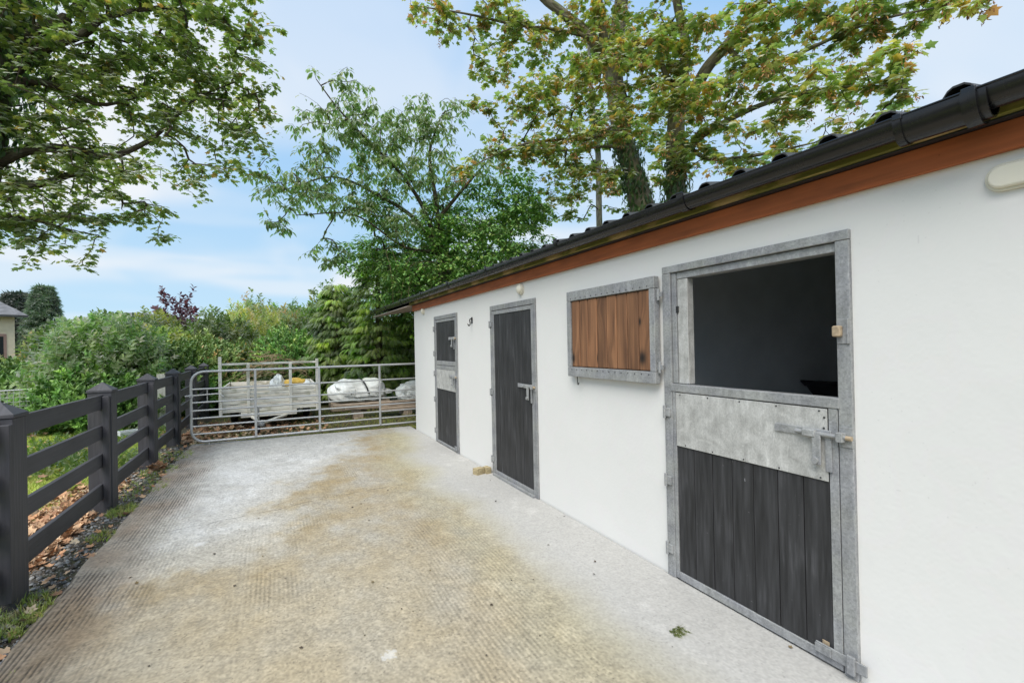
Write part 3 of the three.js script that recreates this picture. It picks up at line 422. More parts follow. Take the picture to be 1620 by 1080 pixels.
// ---------------------------------------------------------------- trailer beyond the gate
M.oldWood = [2, 8].map(s => std({ map: tex(256, 512, (u, v) => { const g = fbm(u * 60 + s, v * 4, 4, 256, 256), b = fbm(u * 6 + s, v * 5, 5, 256, 256), st = sstep(0.55, 0.75, fbm(u * 9 + s, v * 3 + 4, 4, 256, 256)); const k = 0.91 + (g - 0.5) * 0.2 + (b - 0.5) * 0.16 - st * 0.16; return [k, k * 0.98, k * 0.935 - st * 0.04]; }), roughness: 0.85 }));
M.rawWood = [4, 9].map(s => std({ map: tex(256, 512, (u, v) => { const g = fbm(u * 60 + s, v * 4, 4, 256, 256), b = fbm(u * 6 + s, v * 5, 5, 256, 256), k = 0.8 + (g - 0.5) * 0.35 + (b - 0.5) * 0.4; return [0.84 * k, 0.75 * k, 0.66 * k]; }), roughness: 0.85 }));
{
  const T = thing('utility_trailer', 'weathered white wooden trailer with open rack behind the gate', 'trailer', [-0.09, 0, -11.7]);
  const w = 0.96, m = M.oldWood, len = 2.5, yb = 0.33, yt = 0.845;
  const hs = (a, b, n, f) => { for (let i = 0; i < n; i++) f(mix(a, b, i / n), mix(a, b, (i + 1) / n), i); };
  hs(yb, yt, 6, (a, b, i) => part('front_board', bx(-w + 0.02, w - 0.02, a + 0.006, b - 0.006, -0.034 - (i % 2) * 0.004, -(i % 2) * 0.004, 0.008, 'x', i), m[i % 2], T));
  hs(yb, yt, 5, (a, b, i) => { for (const s of [-1, 1]) part('side_board', bx(s * w - 0.012, s * w + 0.012, a + 0.003, b - 0.003, -len, -0.03, 0.006, 'z', i + 7), m[(i + 1) % 2], T); part('tail_board', bx(-w + 0.02, w - 0.02, a + 0.003, b - 0.003, -len - 0.026, -len - 0.002, 0.006, 'x', i + 3), m[i % 2], T); });
  for (const [x, top] of [[-0.95, 1.54], [-0.43, 1.375], [0.40, 1.355], [0.955, 1.45]]) part('rack_post', bx(x - 0.03, x + 0.03, yb - 0.06, top, 0.001, 0.045, 0.005, 'y', x * 9), m[0], T);
  part('rack_rail', bx(-0.92, 0.925, 1.355, 1.40, -0.03, 0.0, 0.005, 'x'), m[1], T);
  part('sill', bx(-0.58, 0.52, 0.215, 0.325, -0.03, 0.04, 0.008, 'x', 4), m[0], T);
  part('bed', bx(-w + 0.03, w - 0.03, 0.345, 0.375, -len + 0.02, -0.03, 0.003, 'z'), M.rawWood[0], T);
  part('chassis', [bx(-0.62, -0.55, 0.24, 0.33, -len + 0.1, -0.04, 0.004), bx(0.55, 0.62, 0.24, 0.33, -len + 0.1, -0.04, 0.004), bx(-0.55, 0.55, 0.25, 0.32, -1.3, -1.2, 0.004)], M.galvDark, T);
  part('drawbar', [rod([-0.36, 0.21, 0.03], [-0.17, 0.2, 0.92], 0.032, 0.03, 6), rod([0.3, 0.21, 0.03], [-0.13, 0.2, 0.92], 0.032, 0.03, 6), bx(-0.19, -0.11, 0.17, 0.25, 0.88, 1.14, 0.01)], m[0], T);
  part('coupling', [rod([-0.15, 0.22, 1.1], [-0.15, 0.24, 1.32], 0.04, 0.028, 10), new THREE.SphereGeometry(0.05, 12, 8).translate(-0.15, 0.22, 1.32)], M.galvDark, T);
  const jw = group('jockey_wheel', T); part('stem', [rod([-0.22, 0.1, 0.95], [-0.22, 0.55, 0.95], 0.02, 0.02, 10), rod([-0.22, 0.5, 0.95], [-0.16, 0.5, 0.95], 0.008)], M.galv, jw); const jt = new THREE.TorusGeometry(0.075, 0.03, 8, 18); jt.rotateY(Math.PI / 2); jt.translate(-0.22, 0.06, 0.95); part('tyre', jt, M.rubber, jw);
  for (const s of [-1, 1]) {
    const wh = group('wheel', T), t = new THREE.TorusGeometry(0.21, 0.075, 12, 28); t.rotateY(Math.PI / 2); t.scale(1.0, 1, 1); t.translate(s * 0.78, 0.24, -1.25); part('tyre', t, M.rubber, wh);
    const r = new THREE.CylinderGeometry(0.15, 0.15, 0.1, 20); r.rotateZ(Math.PI / 2); r.translate(s * 0.78, 0.24, -1.25); part('rim', r, M.galv, wh);
  }
  // load
  const bag = (name, pos, s, m2, label, cat, seed, sq = 1) => { const g = new THREE.SphereGeometry(1, 40, 26); warp(g, (x, y, z) => { const p = sq, f = v => Math.sign(v) * Math.pow(Math.abs(v), p); const n = (fbm(x * 2.2 + seed, y * 2.2 + z * 1.7 + 30, 4) - 0.5) * 0.55, cr = (Math.abs(fbm(x * 3 + seed + 9, z * 3 + y * 2.4 + 50, 3) - 0.5)) * -0.5; const k = 1 + n + cr; return [f(x) * k * s[0], Math.max(-0.62, f(y) * k) * s[1], f(z) * k * s[2]]; }); g.translate(0, 0.62 * s[1], 0); const o = single(name, g, m2, label, cat); o.position.set(...pos); return o; };
  M.whiteBag = std({ map: tex(256, 256, (u, v) => { const n = fbm(u * 6, v * 6, 5, 6, 6), d = sstep(0.58, 0.75, fbm(u * 5 + 3, v * 4, 5, 5, 4)); const k = 0.95 + (n - 0.5) * 0.06 - d * 0.1; return [k, k, k * 0.985]; }), roughness: 0.5, bumpMap: tex(256, 256, (u, v) => { const w = fbm(u * 5, v * 5, 3, 5, 5); return 1 - Math.abs(fbm(u * 11 + w * 3, v * 11 + w * 2, 3, 256, 256) - 0.5) * 2; }, { srgb: false }), bumpScale: 0.025 });
  M.yellowBag = std({ color: lin(0.8, 0.5, 0.08), roughness: 0.45 });
  bag('rubble_sack', [0.05, 0.68, -11.98], [0.17, 0.26, 0.24], M.whiteBag, 'small white sack standing in the trailer', 'sack', 3);
  bag('feed_sack', [0.42, 0.80, -12.0], [0.24, 0.13, 0.2], M.yellowBag, 'yellow plastic sack lying in the trailer', 'sack', 12, 0.8);
  bag('rubble_sack', [0.52, 0.66, -11.98], [0.3, 0.18, 0.2], M.whiteBag, 'flat white sack under the yellow sack in the trailer', 'sack', 17, 0.8);
  // white bulk bag behind the gate and a second at the building end
  const bb = thing('bulk_bag', 'crumpled white builders bulk bag lying behind the gate', 'bag', [2.08, 0, -13.7]);
  const mk = (s, seed, n = 60) => { const g = new THREE.SphereGeometry(1, n, 40); warp(g, (x, y, z) => { const a = (fbm(x * 1.4 + seed, y * 1.6 + z * 1.1 + 20, 4) - 0.5) * 0.55, cr = -Math.pow(1 - Math.abs(fbm(x * 2.6 + seed + 5, z * 2.2 + y * 3 + 60, 3) - 0.5) * 2, 6) * 0.11, k = 1 + a + cr, f = v => Math.sign(v) * Math.pow(Math.abs(v), 0.78); return [f(x) * k * s[0], Math.max(-0.5, f(y) * k) * s[1], f(z) * k * s[2]]; }); g.translate(0, 0.5 * s[1], 0); return g; };
  part('sack_body', mk([0.74, 0.40, 0.5], 7), M.whiteBag, bb).position.y = 0.22; part('strap', pipe([[0.0, 0.83, 0.1], [0.06, 0.78, 0.36], [0.14, 0.6, 0.52], [0.2, 0.42, 0.55]], 0.022, 30, 5), M.blackMetal, bb); part('strap', pipe([[-0.45, 0.6, 0.3], [-0.3, 0.5, 0.5], [-0.2, 0.42, 0.56], [-0.15, 0.55, 0.52]], 0.012, 30, 5), M.whiteBag, bb);
  part('loose_corner', mk([0.2, 0.10, 0.14], 21, 30), M.whiteBag, bb).position.set(0.72, 0.36, 0.1);
  part('stack_below', [bx(-0.75, 0.8, -0.03, 0.21, -0.4, 0.35, 0.02, 'x')], M.rawWood[1], bb);
  const b2 = single('rubble_bag', mk([0.55, 0.36, 0.4], 33), M.whiteBag, 'grey white rubble bag half hidden by the building corner', 'bag'); b2.position.set(3.55, 0.2, -13.2);
}
{ // timber under the roof overhang
  const P = [[[1.25, 3.9], [0.25, 0.29], [-12.32, -12.12], 'long pale plank on top behind the gate'], [[1.5, 3.9], [0.185, 0.245], [-12.1, -11.92], 'thick rough plank below the long pale plank'], [[2.3, 4.1], [0.10, 0.18], [-11.95, -11.8], 'short plank lowest in the timber pile']];
  P.forEach(([x, y, z, l], i) => { const o = single('timber_plank', bx(x[0], x[1], y[0], y[1], z[0], z[1], 0.01, 'x', i), M.rawWood[i % 2], l, 'plank', 'planks stacked behind the gate'); o.rotation.y = 0.0; });
  for (const [x, l] of [[1.8, 'wooden bearer block under the plank pile nearer the trailer'], [3.0, 'wooden bearer block under the plank pile nearer the building']]) single('bearer_block', bx(x - 0.11, x + 0.11, -0.06, 0.1, -12.35, -11.84, 0.01, 'z'), M.rawWood[0], l, 'block');
}
{ // small things by the fence and the door
  const stone = (s, seed) => warp(new THREE.BoxGeometry(s[0], s[1], s[2], 6, 5, 6), (x, y, z) => { const q = V(x / s[0] * 2, y / s[1] * 2, z / s[2] * 2), l = Math.max(Math.abs(q.x), Math.abs(q.y), Math.abs(q.z)), k = mix(1, l / q.length(), 0.18) * (1 + (fbm(x * 30 + seed, z * 30 + y * 22 + 40, 3) - 0.5) * 0.16); return [x * k, y * k, z * k]; });
  const m = std({ map: tex(128, 128, (u, v) => { const n = fbm(u * 9, v * 9, 4, 9, 9); return [0.5 + n * 0.25, 0.45 + n * 0.24, 0.34 + n * 0.2]; }, { rep: 6 }), roughness: 0.9 });
  const a = single('stone_block', muv(toCreasedNormals(stone([0.13, 0.085, 0.10], 4), 0.6)), m, 'small tan stone block by the tall black door, nearer the fence', 'stone'); a.position.set(2.365, 0.04, -5.70); a.rotation.y = 0.3;
  const b = single('stone_block', muv(toCreasedNormals(stone([0.075, 0.085, 0.11], 14), 0.6)), m, 'small tan stone block touching the wall by the tall black door', 'stone'); b.position.set(2.475, 0.04, -5.69); b.rotation.y = 0.15;
  const w = single('white_board', bx(-0.11, 0.11, -0.1, 1.22, -0.012, 0.012, 0.004, 'y'), M.oldWood[0], 'weathered white board standing up behind the fence', 'board'); w.position.set(-2.27, -0.04, -12.85); w.rotation.set(0.03, 0.4, -0.04);
  const cr = thing('white_trough', 'low white plastic trough on the lawn behind the fence', 'trough', [-2.44, 0, -11.6]);
  const wp = std({ color: lin(0.72, 0.73, 0.72), roughness: 0.5 }); part('side', bx(-0.3, 0.3, 0, 0.16, 0.1, 0.12, 0.006), wp, cr); part('side', bx(-0.3, 0.3, 0, 0.16, -0.12, -0.1, 0.006), wp, cr); part('end', bx(-0.3, -0.28, 0, 0.16, -0.099, 0.099, 0.004), wp, cr); part('end', bx(0.28, 0.3, 0, 0.16, -0.099, 0.099, 0.004), wp, cr); part('floor', bx(-0.28, 0.28, 0.0, 0.02, -0.099, 0.099, 0), wp, cr); cr.rotation.y = 0.5;
  const g = thing('mesh_panel', 'grey wire mesh panel leaning at the hedge', 'panel', [-5.05, 0, -12.7]); g.rotation.set(-0.12, 0.25, 0, 'YXZ');
  part('frame', [rod([0.72, -0.05, 0], [0.72, 0.97, 0], 0.016), rod([-0.9, 0.97, 0], [0.72, 0.97, 0], 0.016), rod([-0.9, -0.05, 0], [-0.9, 0.97, 0], 0.016)], M.steel, g);
  for (let k = 0; k < 18; k++) { const x = -0.82 + k * 0.088; part('wire', rod([x, -0.03, 0], [x, 0.96, 0], 0.0045, 0.0045, 5), M.steel, g); } for (let k = 0; k < 11; k++) { const y = 0.03 + k * 0.088; part('wire', rod([-0.9, y, 0.006], [0.71, y, 0.006], 0.0045, 0.0045, 5), M.steel, g); }
}
{ // house beyond the hedge
  const Hs = thing('cream_house', 'cream rendered house with slate roof and chimney beyond the hedge', 'house', [-13.8, 0, -26.2]); Hs.rotation.y = 0.71;
  const cream = std({ map: tex(128, 128, (u, v) => { const n = fbm(u * 8, v * 8, 4, 8, 8); return [0.88 + n * 0.08, 0.82 + n * 0.08, 0.70 + n * 0.08]; }), roughness: 0.9 });
  part('wall', bx(-6, 3.25, -0.5, 3.2, -3, 3, 0), cream, Hs);
  const slate = std({ map: tex(256, 256, (u, v) => { const r = Math.floor(v * 20), c = Math.floor(u * 16 + (r % 2) * 0.5), n = H[(r * 31 + c * 7) & 65535], e = (v * 20 % 1) < 0.1 ? 0.8 : 1; const k = (0.36 + n * 0.12) * e; return [k, k * 0.99, k * 1.0]; }, { rep: 0.35 }), roughness: 0.75 });
  { const sh = new THREE.Shape(); sh.moveTo(-3, 3.2); sh.lineTo(3, 3.2); sh.lineTo(0, 4.12); sh.closePath(); const g = new THREE.ExtrudeGeometry(sh, { depth: 9.2, bevelEnabled: false }); g.rotateY(Math.PI / 2); g.translate(-5.97, 0, 0); part('gable', muv(g), cream, Hs); }
  const slope2 = (sg) => { const g = new THREE.BoxGeometry(9.75, 0.09, 3.52); g.rotateX(sg * Math.atan2(1, 3.3)); g.translate(-1.35, 3.72, sg * 1.68); return muv(g, 'z'); };
  const roof = part('roof', [slope2(1), slope2(-1)], slate, Hs);
  function hip(w, d, y, h) { const p = [[-w / 2, y, d / 2], [w / 2, y, d / 2], [w / 2, y, -d / 2], [-w / 2, y, -d / 2], [-w / 2 + 2.2, y + h, 0], [w / 2 - 2.2, y + h, 0]], f = [[0, 1, 5], [0, 5, 4], [1, 2, 5], [2, 3, 4], [2, 4, 5], [3, 0, 4], [0, 2, 1], [0, 3, 2]], a = []; for (const t of f) for (const i of t) a.push(p[i][0] - 0.4, p[i][1], p[i][2] - 0.5); const g = new THREE.BufferGeometry(); g.setAttribute('position', new THREE.Float32BufferAttribute(a, 3)); g.computeVertexNormals(); return g; }
  part('chimney', [bx(2.9, 3.5, 3.6, 4.78, 0.0, 0.76, 0.02), bx(2.84, 3.56, 4.78, 4.88, -0.06, 0.82, 0.01)], cream, roof); part('chimney_pot', rod([3.2, 4.88, 0.38], [3.2, 5.22, 0.38], 0.14, 0.11, 12), std({ color: lin(0.42, 0.16, 0.10), roughness: 0.8 }), roof);
  const wn = group('window', Hs); part('frame', bx(2.0, 3.0, 1.3, 2.5, 3.002, 3.03, 0.01), std({ color: lin(0.4, 0.25, 0.2), roughness: 0.6 }), wn); part('pane', bx(2.1, 2.9, 1.4, 2.4, 3.031, 3.04, 0), std({ color: lin(0.03, 0.035, 0.04), roughness: 0.1 }), wn);
  const F = thing('slate_house', 'low grey slate roofed house far behind the hedge', 'house', [-10.4, 0, -50]); part('wall', bx(-2.6, 2.6, -1, 4.0, -3, 3, 0), cream, F); const r2 = part('roof', muv(hip(6, 7, 4.0, 1.0)), slate, F); r2.position.set(0.4, 0, 0.5);
}

// tree skeletons and crown volumes: x, y, z, radius in metres
const T = {
  leftBlobs: [[-2.50, 6.21, -8.64, 1.50], [-1.64, 6.55, -8.65, 1.20], [-0.84, 6.64, -8.56, 1.00], [-0.42, 6.01, -8.49, 0.75], [-0.94, 5.23, -8.55, 0.95], [-1.76, 5.76, -8.83, 1.20], [-2.44, 5.07, -8.87, 1.30], [-3.06, 4.60, -8.89, 1.20], [-2.89, 3.87, -8.73, 1.10], [-2.02, 4.11, -8.56, 0.80], [-2.53, 3.44, -8.64, 0.65], [-1.60, 3.63, -8.45, 0.42], [-3.12, 3.18, -8.65, 0.60], [-0.11, 5.38, -8.40, 0.42], [-0.44, 4.61, -8.49, 0.40], [-1.32, 4.25, -8.40, 0.55], [-2.17, 2.92, -8.53, 0.28], [-1.37, 3.36, -8.39, 0.25], [-1.88, 8.10, -8.80, 1.80], [-3.73, 5.84, -8.74, 1.80], [-3.07, 7.25, -8.99, 1.60], [-0.74, 7.76, -8.57, 1.00], [-3.61, 3.60, -8.68, 1.10], [-0.23, 6.67, -8.50, 0.50], [-0.21, 4.96, -8.40, 0.40], [-0.73, 4.55, -8.47, 0.45], [-1.10, 6.02, -8.63, 0.80]],
  l1: [[-3.35, 5.21, -9.00, 0.12], [-3.15, 5.65, -8.86, 0.09], [-2.81, 5.96, -8.76, 0.07], [-2.34, 6.28, -8.69, 0.06], [-2.15, 6.49, -8.64, 0.04], [-1.31, 6.88, -8.60, 0.03], [-0.74, 6.70, -8.47, 0.01]],
  l2: [[-3.26, 5.28, -8.92, 0.08], [-3.04, 5.52, -8.90, 0.06], [-2.64, 5.46, -8.81, 0.04], [-2.21, 5.28, -8.72, 0.03], [-1.65, 5.51, -8.64, 0.01]],
  l3: [[-3.52, 4.19, -8.93, 0.09], [-3.03, 4.50, -8.79, 0.07], [-2.55, 4.59, -8.74, 0.05], [-2.11, 4.52, -8.65, 0.05], [-1.85, 4.63, -8.60, 0.04], [-1.55, 4.86, -8.56, 0.03], [-1.04, 5.52, -8.54, 0.02], [-0.50, 5.89, -8.49, 0.01]],
  l4: [[-3.53, 3.93, -8.93, 0.09], [-2.86, 4.09, -8.85, 0.05], [-2.49, 4.24, -8.75, 0.04], [-2.02, 4.11, -8.56, 0.01]],
  l5: [[-3.40, 5.54, -8.98, 0.12], [-2.90, 6.22, -8.84, 0.09], [-2.53, 6.49, -8.74, 0.07], [-2.24, 7.16, -8.72, 0.05], [-2.02, 8.21, -8.77, 0.02]],
  l6: [[-3.58, 3.41, -8.91, 0.07], [-3.04, 3.56, -8.79, 0.04], [-2.53, 3.40, -8.64, 0.01]],
  leftTrunk: [[-3.95, 1.06, -8.75, 0.42], [-3.84, 2.61, -8.80, 0.36], [-3.65, 4.33, -8.88, 0.32], [-3.46, 5.52, -8.95, 0.28], [-3.28, 6.66, -9.02, 0.22], [-3.21, 8.14, -9.05, 0.12]],
  cherryBlobs: [[0.26, 5.27, -11.70, 0.75], [1.22, 5.62, -11.94, 0.95], [0.95, 6.42, -11.96, 0.60], [1.54, 7.23, -12.00, 0.75], [2.00, 7.97, -12.03, 0.60], [2.48, 7.16, -12.15, 0.90], [3.30, 7.48, -12.16, 0.85], [4.16, 7.80, -12.11, 0.75], [4.57, 8.24, -11.96, 0.40], [2.76, 6.04, -12.09, 1.10], [3.97, 6.42, -12.17, 1.10], [5.33, 6.69, -11.86, 0.80], [0.85, 8.28, -11.97, 0.22], [1.63, 8.25, -11.99, 0.40], [0.12, 4.45, -11.60, 0.38], [0.01, 5.66, -11.70, 0.30], [0.83, 7.38, -11.97, 0.35], [3.44, 8.11, -12.02, 0.40], [1.81, 5.12, -12.07, 0.70], [0.62, 7.00, -11.88, 0.30], [3.00, 4.86, -11.83, 0.70], [1.29, 4.14, -12.94, 0.60], [2.30, 6.62, -12.08, 0.80]],
  c1: [[4.31, 2.87, -12.58, 0.10], [4.25, 3.93, -12.60, 0.09], [3.52, 5.08, -12.51, 0.06], [2.49, 5.60, -12.35, 0.04], [1.37, 5.82, -12.02, 0.02], [0.26, 5.30, -11.80, 0.01]],
  c2: [[4.25, 3.93, -12.60, 0.08], [3.69, 5.44, -12.46, 0.06], [2.99, 6.33, -12.34, 0.04], [2.00, 7.06, -12.14, 0.03], [1.40, 7.59, -12.02, 0.02], [0.98, 8.08, -11.96, 0.01]],
  c3: [[4.25, 3.93, -12.60, 0.08], [4.05, 5.65, -12.46, 0.06], [3.85, 6.96, -12.31, 0.04], [4.16, 7.97, -12.10, 0.01]],
  c4: [[4.17, 4.29, -12.63, 0.06], [3.11, 4.32, -12.31, 0.03], [1.81, 4.96, -12.07, 0.02], [0.51, 4.75, -11.79, 0.01]],
  c5: [[4.07, 5.15, -12.56, 0.06], [4.84, 6.16, -12.06, 0.04], [5.42, 6.86, -11.82, 0.01]],
  cherryTrunk: [[4.27, -1.05, -12.70, 0.24], [4.32, 1.45, -12.68, 0.20], [4.31, 2.87, -12.58, 0.18], [4.25, 3.93, -12.60, 0.16]],
  ivyBlobs: [[4.32, 5.45, -13.32, 0.90], [3.08, 4.58, -13.66, 1.00], [5.64, 5.69, -12.60, 1.10], [5.10, 4.39, -12.82, 1.40], [3.76, 3.49, -13.49, 1.30], [6.34, 6.14, -11.92, 0.80], [6.27, 4.84, -11.84, 1.00], [2.32, 4.30, -14.42, 0.80], [3.10, 3.49, -12.32, 0.85], [4.30, 3.63, -11.74, 0.95], [5.39, 4.30, -11.28, 0.95], [3.95, 4.87, -12.18, 0.75], [2.60, 5.44, -12.94, 0.70], [6.21, 5.32, -10.96, 0.70], [4.56, 2.78, -11.53, 0.70]],
  sycABlobs: [[3.12, 8.33, -8.97, 0.55], [2.62, 8.40, -9.03, 0.30], [4.27, 8.44, -8.71, 0.75], [4.09, 7.46, -8.68, 0.60], [5.06, 8.15, -8.51, 0.80], [4.61, 6.61, -8.31, 0.75], [5.37, 6.81, -7.84, 0.80], [5.35, 5.79, -7.85, 0.80], [4.37, 5.79, -8.44, 0.65], [3.60, 5.28, -8.79, 0.42], [5.79, 6.93, -7.15, 0.85], [5.95, 5.93, -7.01, 0.60], [6.65, 7.94, -7.20, 0.90], [6.07, 5.04, -7.57, 0.60], [5.45, 5.11, -8.26, 0.70], [5.88, 8.50, -7.84, 0.70], [6.76, 7.00, -6.82, 0.60], [4.86, 5.62, -8.28, 0.50], [3.84, 6.68, -8.80, 0.35], [6.93, 10.57, -7.62, 1.80], [4.70, 10.37, -8.60, 1.40], [3.14, 9.42, -8.96, 0.70]],
  a1: [[6.75, 7.09, -8.04, 0.20], [6.54, 7.76, -8.08, 0.15], [6.16, 8.24, -8.13, 0.12], [5.54, 8.74, -8.33, 0.10], [5.22, 8.94, -8.41, 0.09], [4.46, 9.84, -8.73, 0.04]],
  a2: [[6.60, 7.75, -8.04, 0.08], [6.31, 8.11, -8.01, 0.06], [5.72, 8.26, -8.20, 0.04], [4.53, 8.33, -8.58, 0.03], [3.58, 8.40, -8.80, 0.02], [2.50, 8.41, -9.06, 0.01]],
  a3: [[6.83, 6.13, -7.85, 0.07], [6.67, 6.38, -7.72, 0.06], [6.06, 5.97, -7.83, 0.04], [5.33, 5.88, -8.11, 0.03], [4.56, 5.74, -8.33, 0.02], [3.51, 5.24, -8.72, 0.01]],
  a4: [[6.59, 7.61, -8.04, 0.12], [6.44, 8.27, -8.04, 0.10], [6.33, 8.74, -8.00, 0.08], [6.30, 10.11, -8.02, 0.05]],
  a5: [[6.64, 7.33, -8.00, 0.08], [6.85, 7.74, -7.43, 0.05], [7.07, 7.90, -6.93, 0.03], [7.24, 8.25, -6.60, 0.01]],
  a6: [[6.87, 5.85, -7.81, 0.05], [6.26, 5.78, -7.79, 0.03], [5.52, 5.69, -8.10, 0.02], [4.86, 5.62, -8.28, 0.01]],
  sycATrunk: [[7.33, 1.41, -7.66, 0.40], [7.14, 4.35, -7.70, 0.25], [6.98, 5.40, -7.84, 0.22], [6.84, 6.18, -7.97, 0.22], [6.75, 7.09, -8.04, 0.19], [6.73, 7.93, -8.06, 0.18], [6.83, 8.74, -7.97, 0.15], [6.91, 9.69, -7.91, 0.12], [6.97, 11.33, -7.85, 0.06]],
  sycBBlobs: [[6.87, 7.32, -6.27, 0.80], [6.55, 6.28, -6.46, 0.65], [6.97, 6.00, -5.69, 0.75], [6.91, 5.36, -6.07, 0.65], [7.20, 6.26, -5.23, 0.60], [7.29, 7.07, -5.28, 0.70], [7.61, 6.83, -4.41, 0.65], [7.73, 6.40, -3.76, 0.55], [7.75, 6.16, -3.24, 0.50], [7.74, 5.89, -2.70, 0.32], [7.34, 5.90, -4.67, 0.60], [7.24, 5.23, -4.83, 0.55], [7.37, 5.38, -4.03, 0.60], [7.43, 5.30, -3.48, 0.55], [7.54, 5.53, -3.23, 0.30], [7.47, 4.92, -3.14, 0.30], [7.36, 4.63, -3.39, 0.35], [7.23, 4.68, -3.88, 0.40], [7.12, 4.61, -4.46, 0.35], [7.14, 4.73, -5.48, 0.50], [6.89, 4.99, -6.68, 0.50], [7.37, 9.16, -5.67, 1.50], [7.91, 7.98, -4.08, 1.20], [7.87, 6.71, -2.93, 0.70], [7.40, 4.53, -3.05, 0.30], [7.32, 4.07, -2.96, 0.25], [7.66, 6.14, -3.90, 0.40]],
  b1: [[7.28, 6.25, -6.85, 0.16], [7.41, 6.52, -6.56, 0.13], [7.43, 6.85, -6.24, 0.11], [7.55, 7.18, -5.77, 0.09], [7.57, 7.42, -5.40, 0.08], [7.70, 7.69, -5.03, 0.06], [7.88, 8.61, -4.74, 0.03]],
  b2: [[7.24, 5.32, -6.76, 0.08], [7.29, 5.56, -6.25, 0.06], [7.26, 5.59, -5.81, 0.05], [7.37, 5.62, -4.99, 0.04], [7.45, 5.43, -4.10, 0.03], [7.48, 5.12, -3.36, 0.01]],
  b3: [[7.50, 7.06, -5.83, 0.05], [7.47, 6.31, -5.19, 0.04], [7.58, 6.25, -4.47, 0.03], [7.68, 6.20, -3.64, 0.02], [7.72, 5.90, -2.76, 0.01]],
  b4: [[7.31, 6.63, -6.82, 0.13], [7.35, 7.42, -6.64, 0.10], [7.17, 8.40, -6.68, 0.08], [7.11, 9.93, -6.75, 0.04]],
  b5: [[7.20, 5.77, -6.79, 0.06], [7.20, 5.05, -6.05, 0.04], [7.21, 4.75, -5.05, 0.03], [7.20, 4.59, -4.13, 0.01]],
  b6: [[7.24, 6.58, -6.75, 0.07], [6.84, 6.97, -6.73, 0.05], [6.70, 7.68, -6.74, 0.02]],
  sycBTrunk: [[7.33, 1.42, -6.95, 0.27], [7.25, 4.35, -6.88, 0.20], [7.25, 5.37, -6.88, 0.18], [7.28, 6.00, -6.86, 0.17], [7.31, 6.63, -6.82, 0.16]],
  cBlobs: [[7.63, 5.56, -11.26, 0.80], [6.90, 5.72, -12.18, 0.60], [9.30, 6.09, -10.47, 0.90], [9.90, 5.26, -9.17, 0.80], [8.64, 8.02, -11.02, 1.00], [7.92, 9.62, -11.54, 1.00], [10.18, 8.03, -10.32, 1.20], [9.14, 10.92, -11.26, 1.20], [7.42, 7.59, -11.87, 0.80]],
  cTrunk: [[8.72, 1.34, -11.20, 0.11], [8.69, 5.67, -11.23, 0.09], [8.69, 7.37, -11.23, 0.08], [8.56, 9.28, -11.33, 0.06], [8.52, 11.18, -11.36, 0.04]],
};

// ---------------------------------------------------------------- vegetation
function shapeFan(out, cx, cy, zf) { const pos = []; for (let i = 0; i < out.length; i++) { const a = out[i], b = out[(i + 1) % out.length]; for (const q of [[cx, cy], a, b]) pos.push(q[0], q[1], zf(q[0], q[1])); } const g = new THREE.BufferGeometry(); g.setAttribute('position', new THREE.Float32BufferAttribute(pos, 3)); g.computeVertexNormals(); return g; }
const mir = (h) => [[0, 0], ...h, ...h.slice(0, -1).reverse().map(([x, y]) => [-x, y])];
const leafSyc = shapeFan(mir([[0.22, -0.04], [0.46, 0.14], [0.33, 0.30], [0.58, 0.58], [0.26, 0.60], [0, 1]]), 0, 0.36, (x, y) => -Math.abs(x) * 0.22 - y * y * 0.15);
const leafOv = (wd = 0.22, droop = 0.2, fold = 0.35) => shapeFan(mir([[wd * 0.7, 0.18], [wd, 0.45], [wd * 0.62, 0.76], [0, 1]]), 0, 0.5, (x, y) => Math.abs(x) * fold - y * y * droop);
const leafCherry = leafOv(0.23, 0.25, 0.3), leafGlossy = leafOv(0.27, 0.15, 0.25);
function orient(dir, nrm) { const y = dir.clone().normalize(), z = nrm.clone().addScaledVector(y, -nrm.dot(y)).normalize(), x = y.clone().cross(z); return new THREE.Quaternion().setFromRotationMatrix(new THREE.Matrix4().makeBasis(x, y, z)); }
function sprigGeo(n, leaf, ls, spread, seed) { const r = rng(seed), l = []; for (let i = 0; i < n; i++) { const t = i / (n - 1), a = i * 2.4 + r(), g = leaf.clone(), s = ls * (0.75 + r() * 0.5); const dir = V(Math.cos(a) * spread, 0.35 + t * 0.9, Math.sin(a) * spread), nr = V(Math.cos(a) * -0.6, 1, Math.sin(a) * -0.6 ); g.scale(s, s, s); g.applyQuaternion(orient(dir, nr.add(V(r() - 0.5, r() - 0.5, r() - 0.5)))); g.translate(0, t * 0.75, 0); l.push(g); } return mergeAll(l); }
const sprigs = { broad: sprigGeo(6, leafGlossy, 0.62, 0.9, 1), small: sprigGeo(10, leafGlossy, 0.36, 0.8, 2), narrow: sprigGeo(8, leafOv(0.14, 0.3, 0.2), 0.6, 0.8, 3), lobed: sprigGeo(5, leafSyc, 0.55, 0.9, 4) };
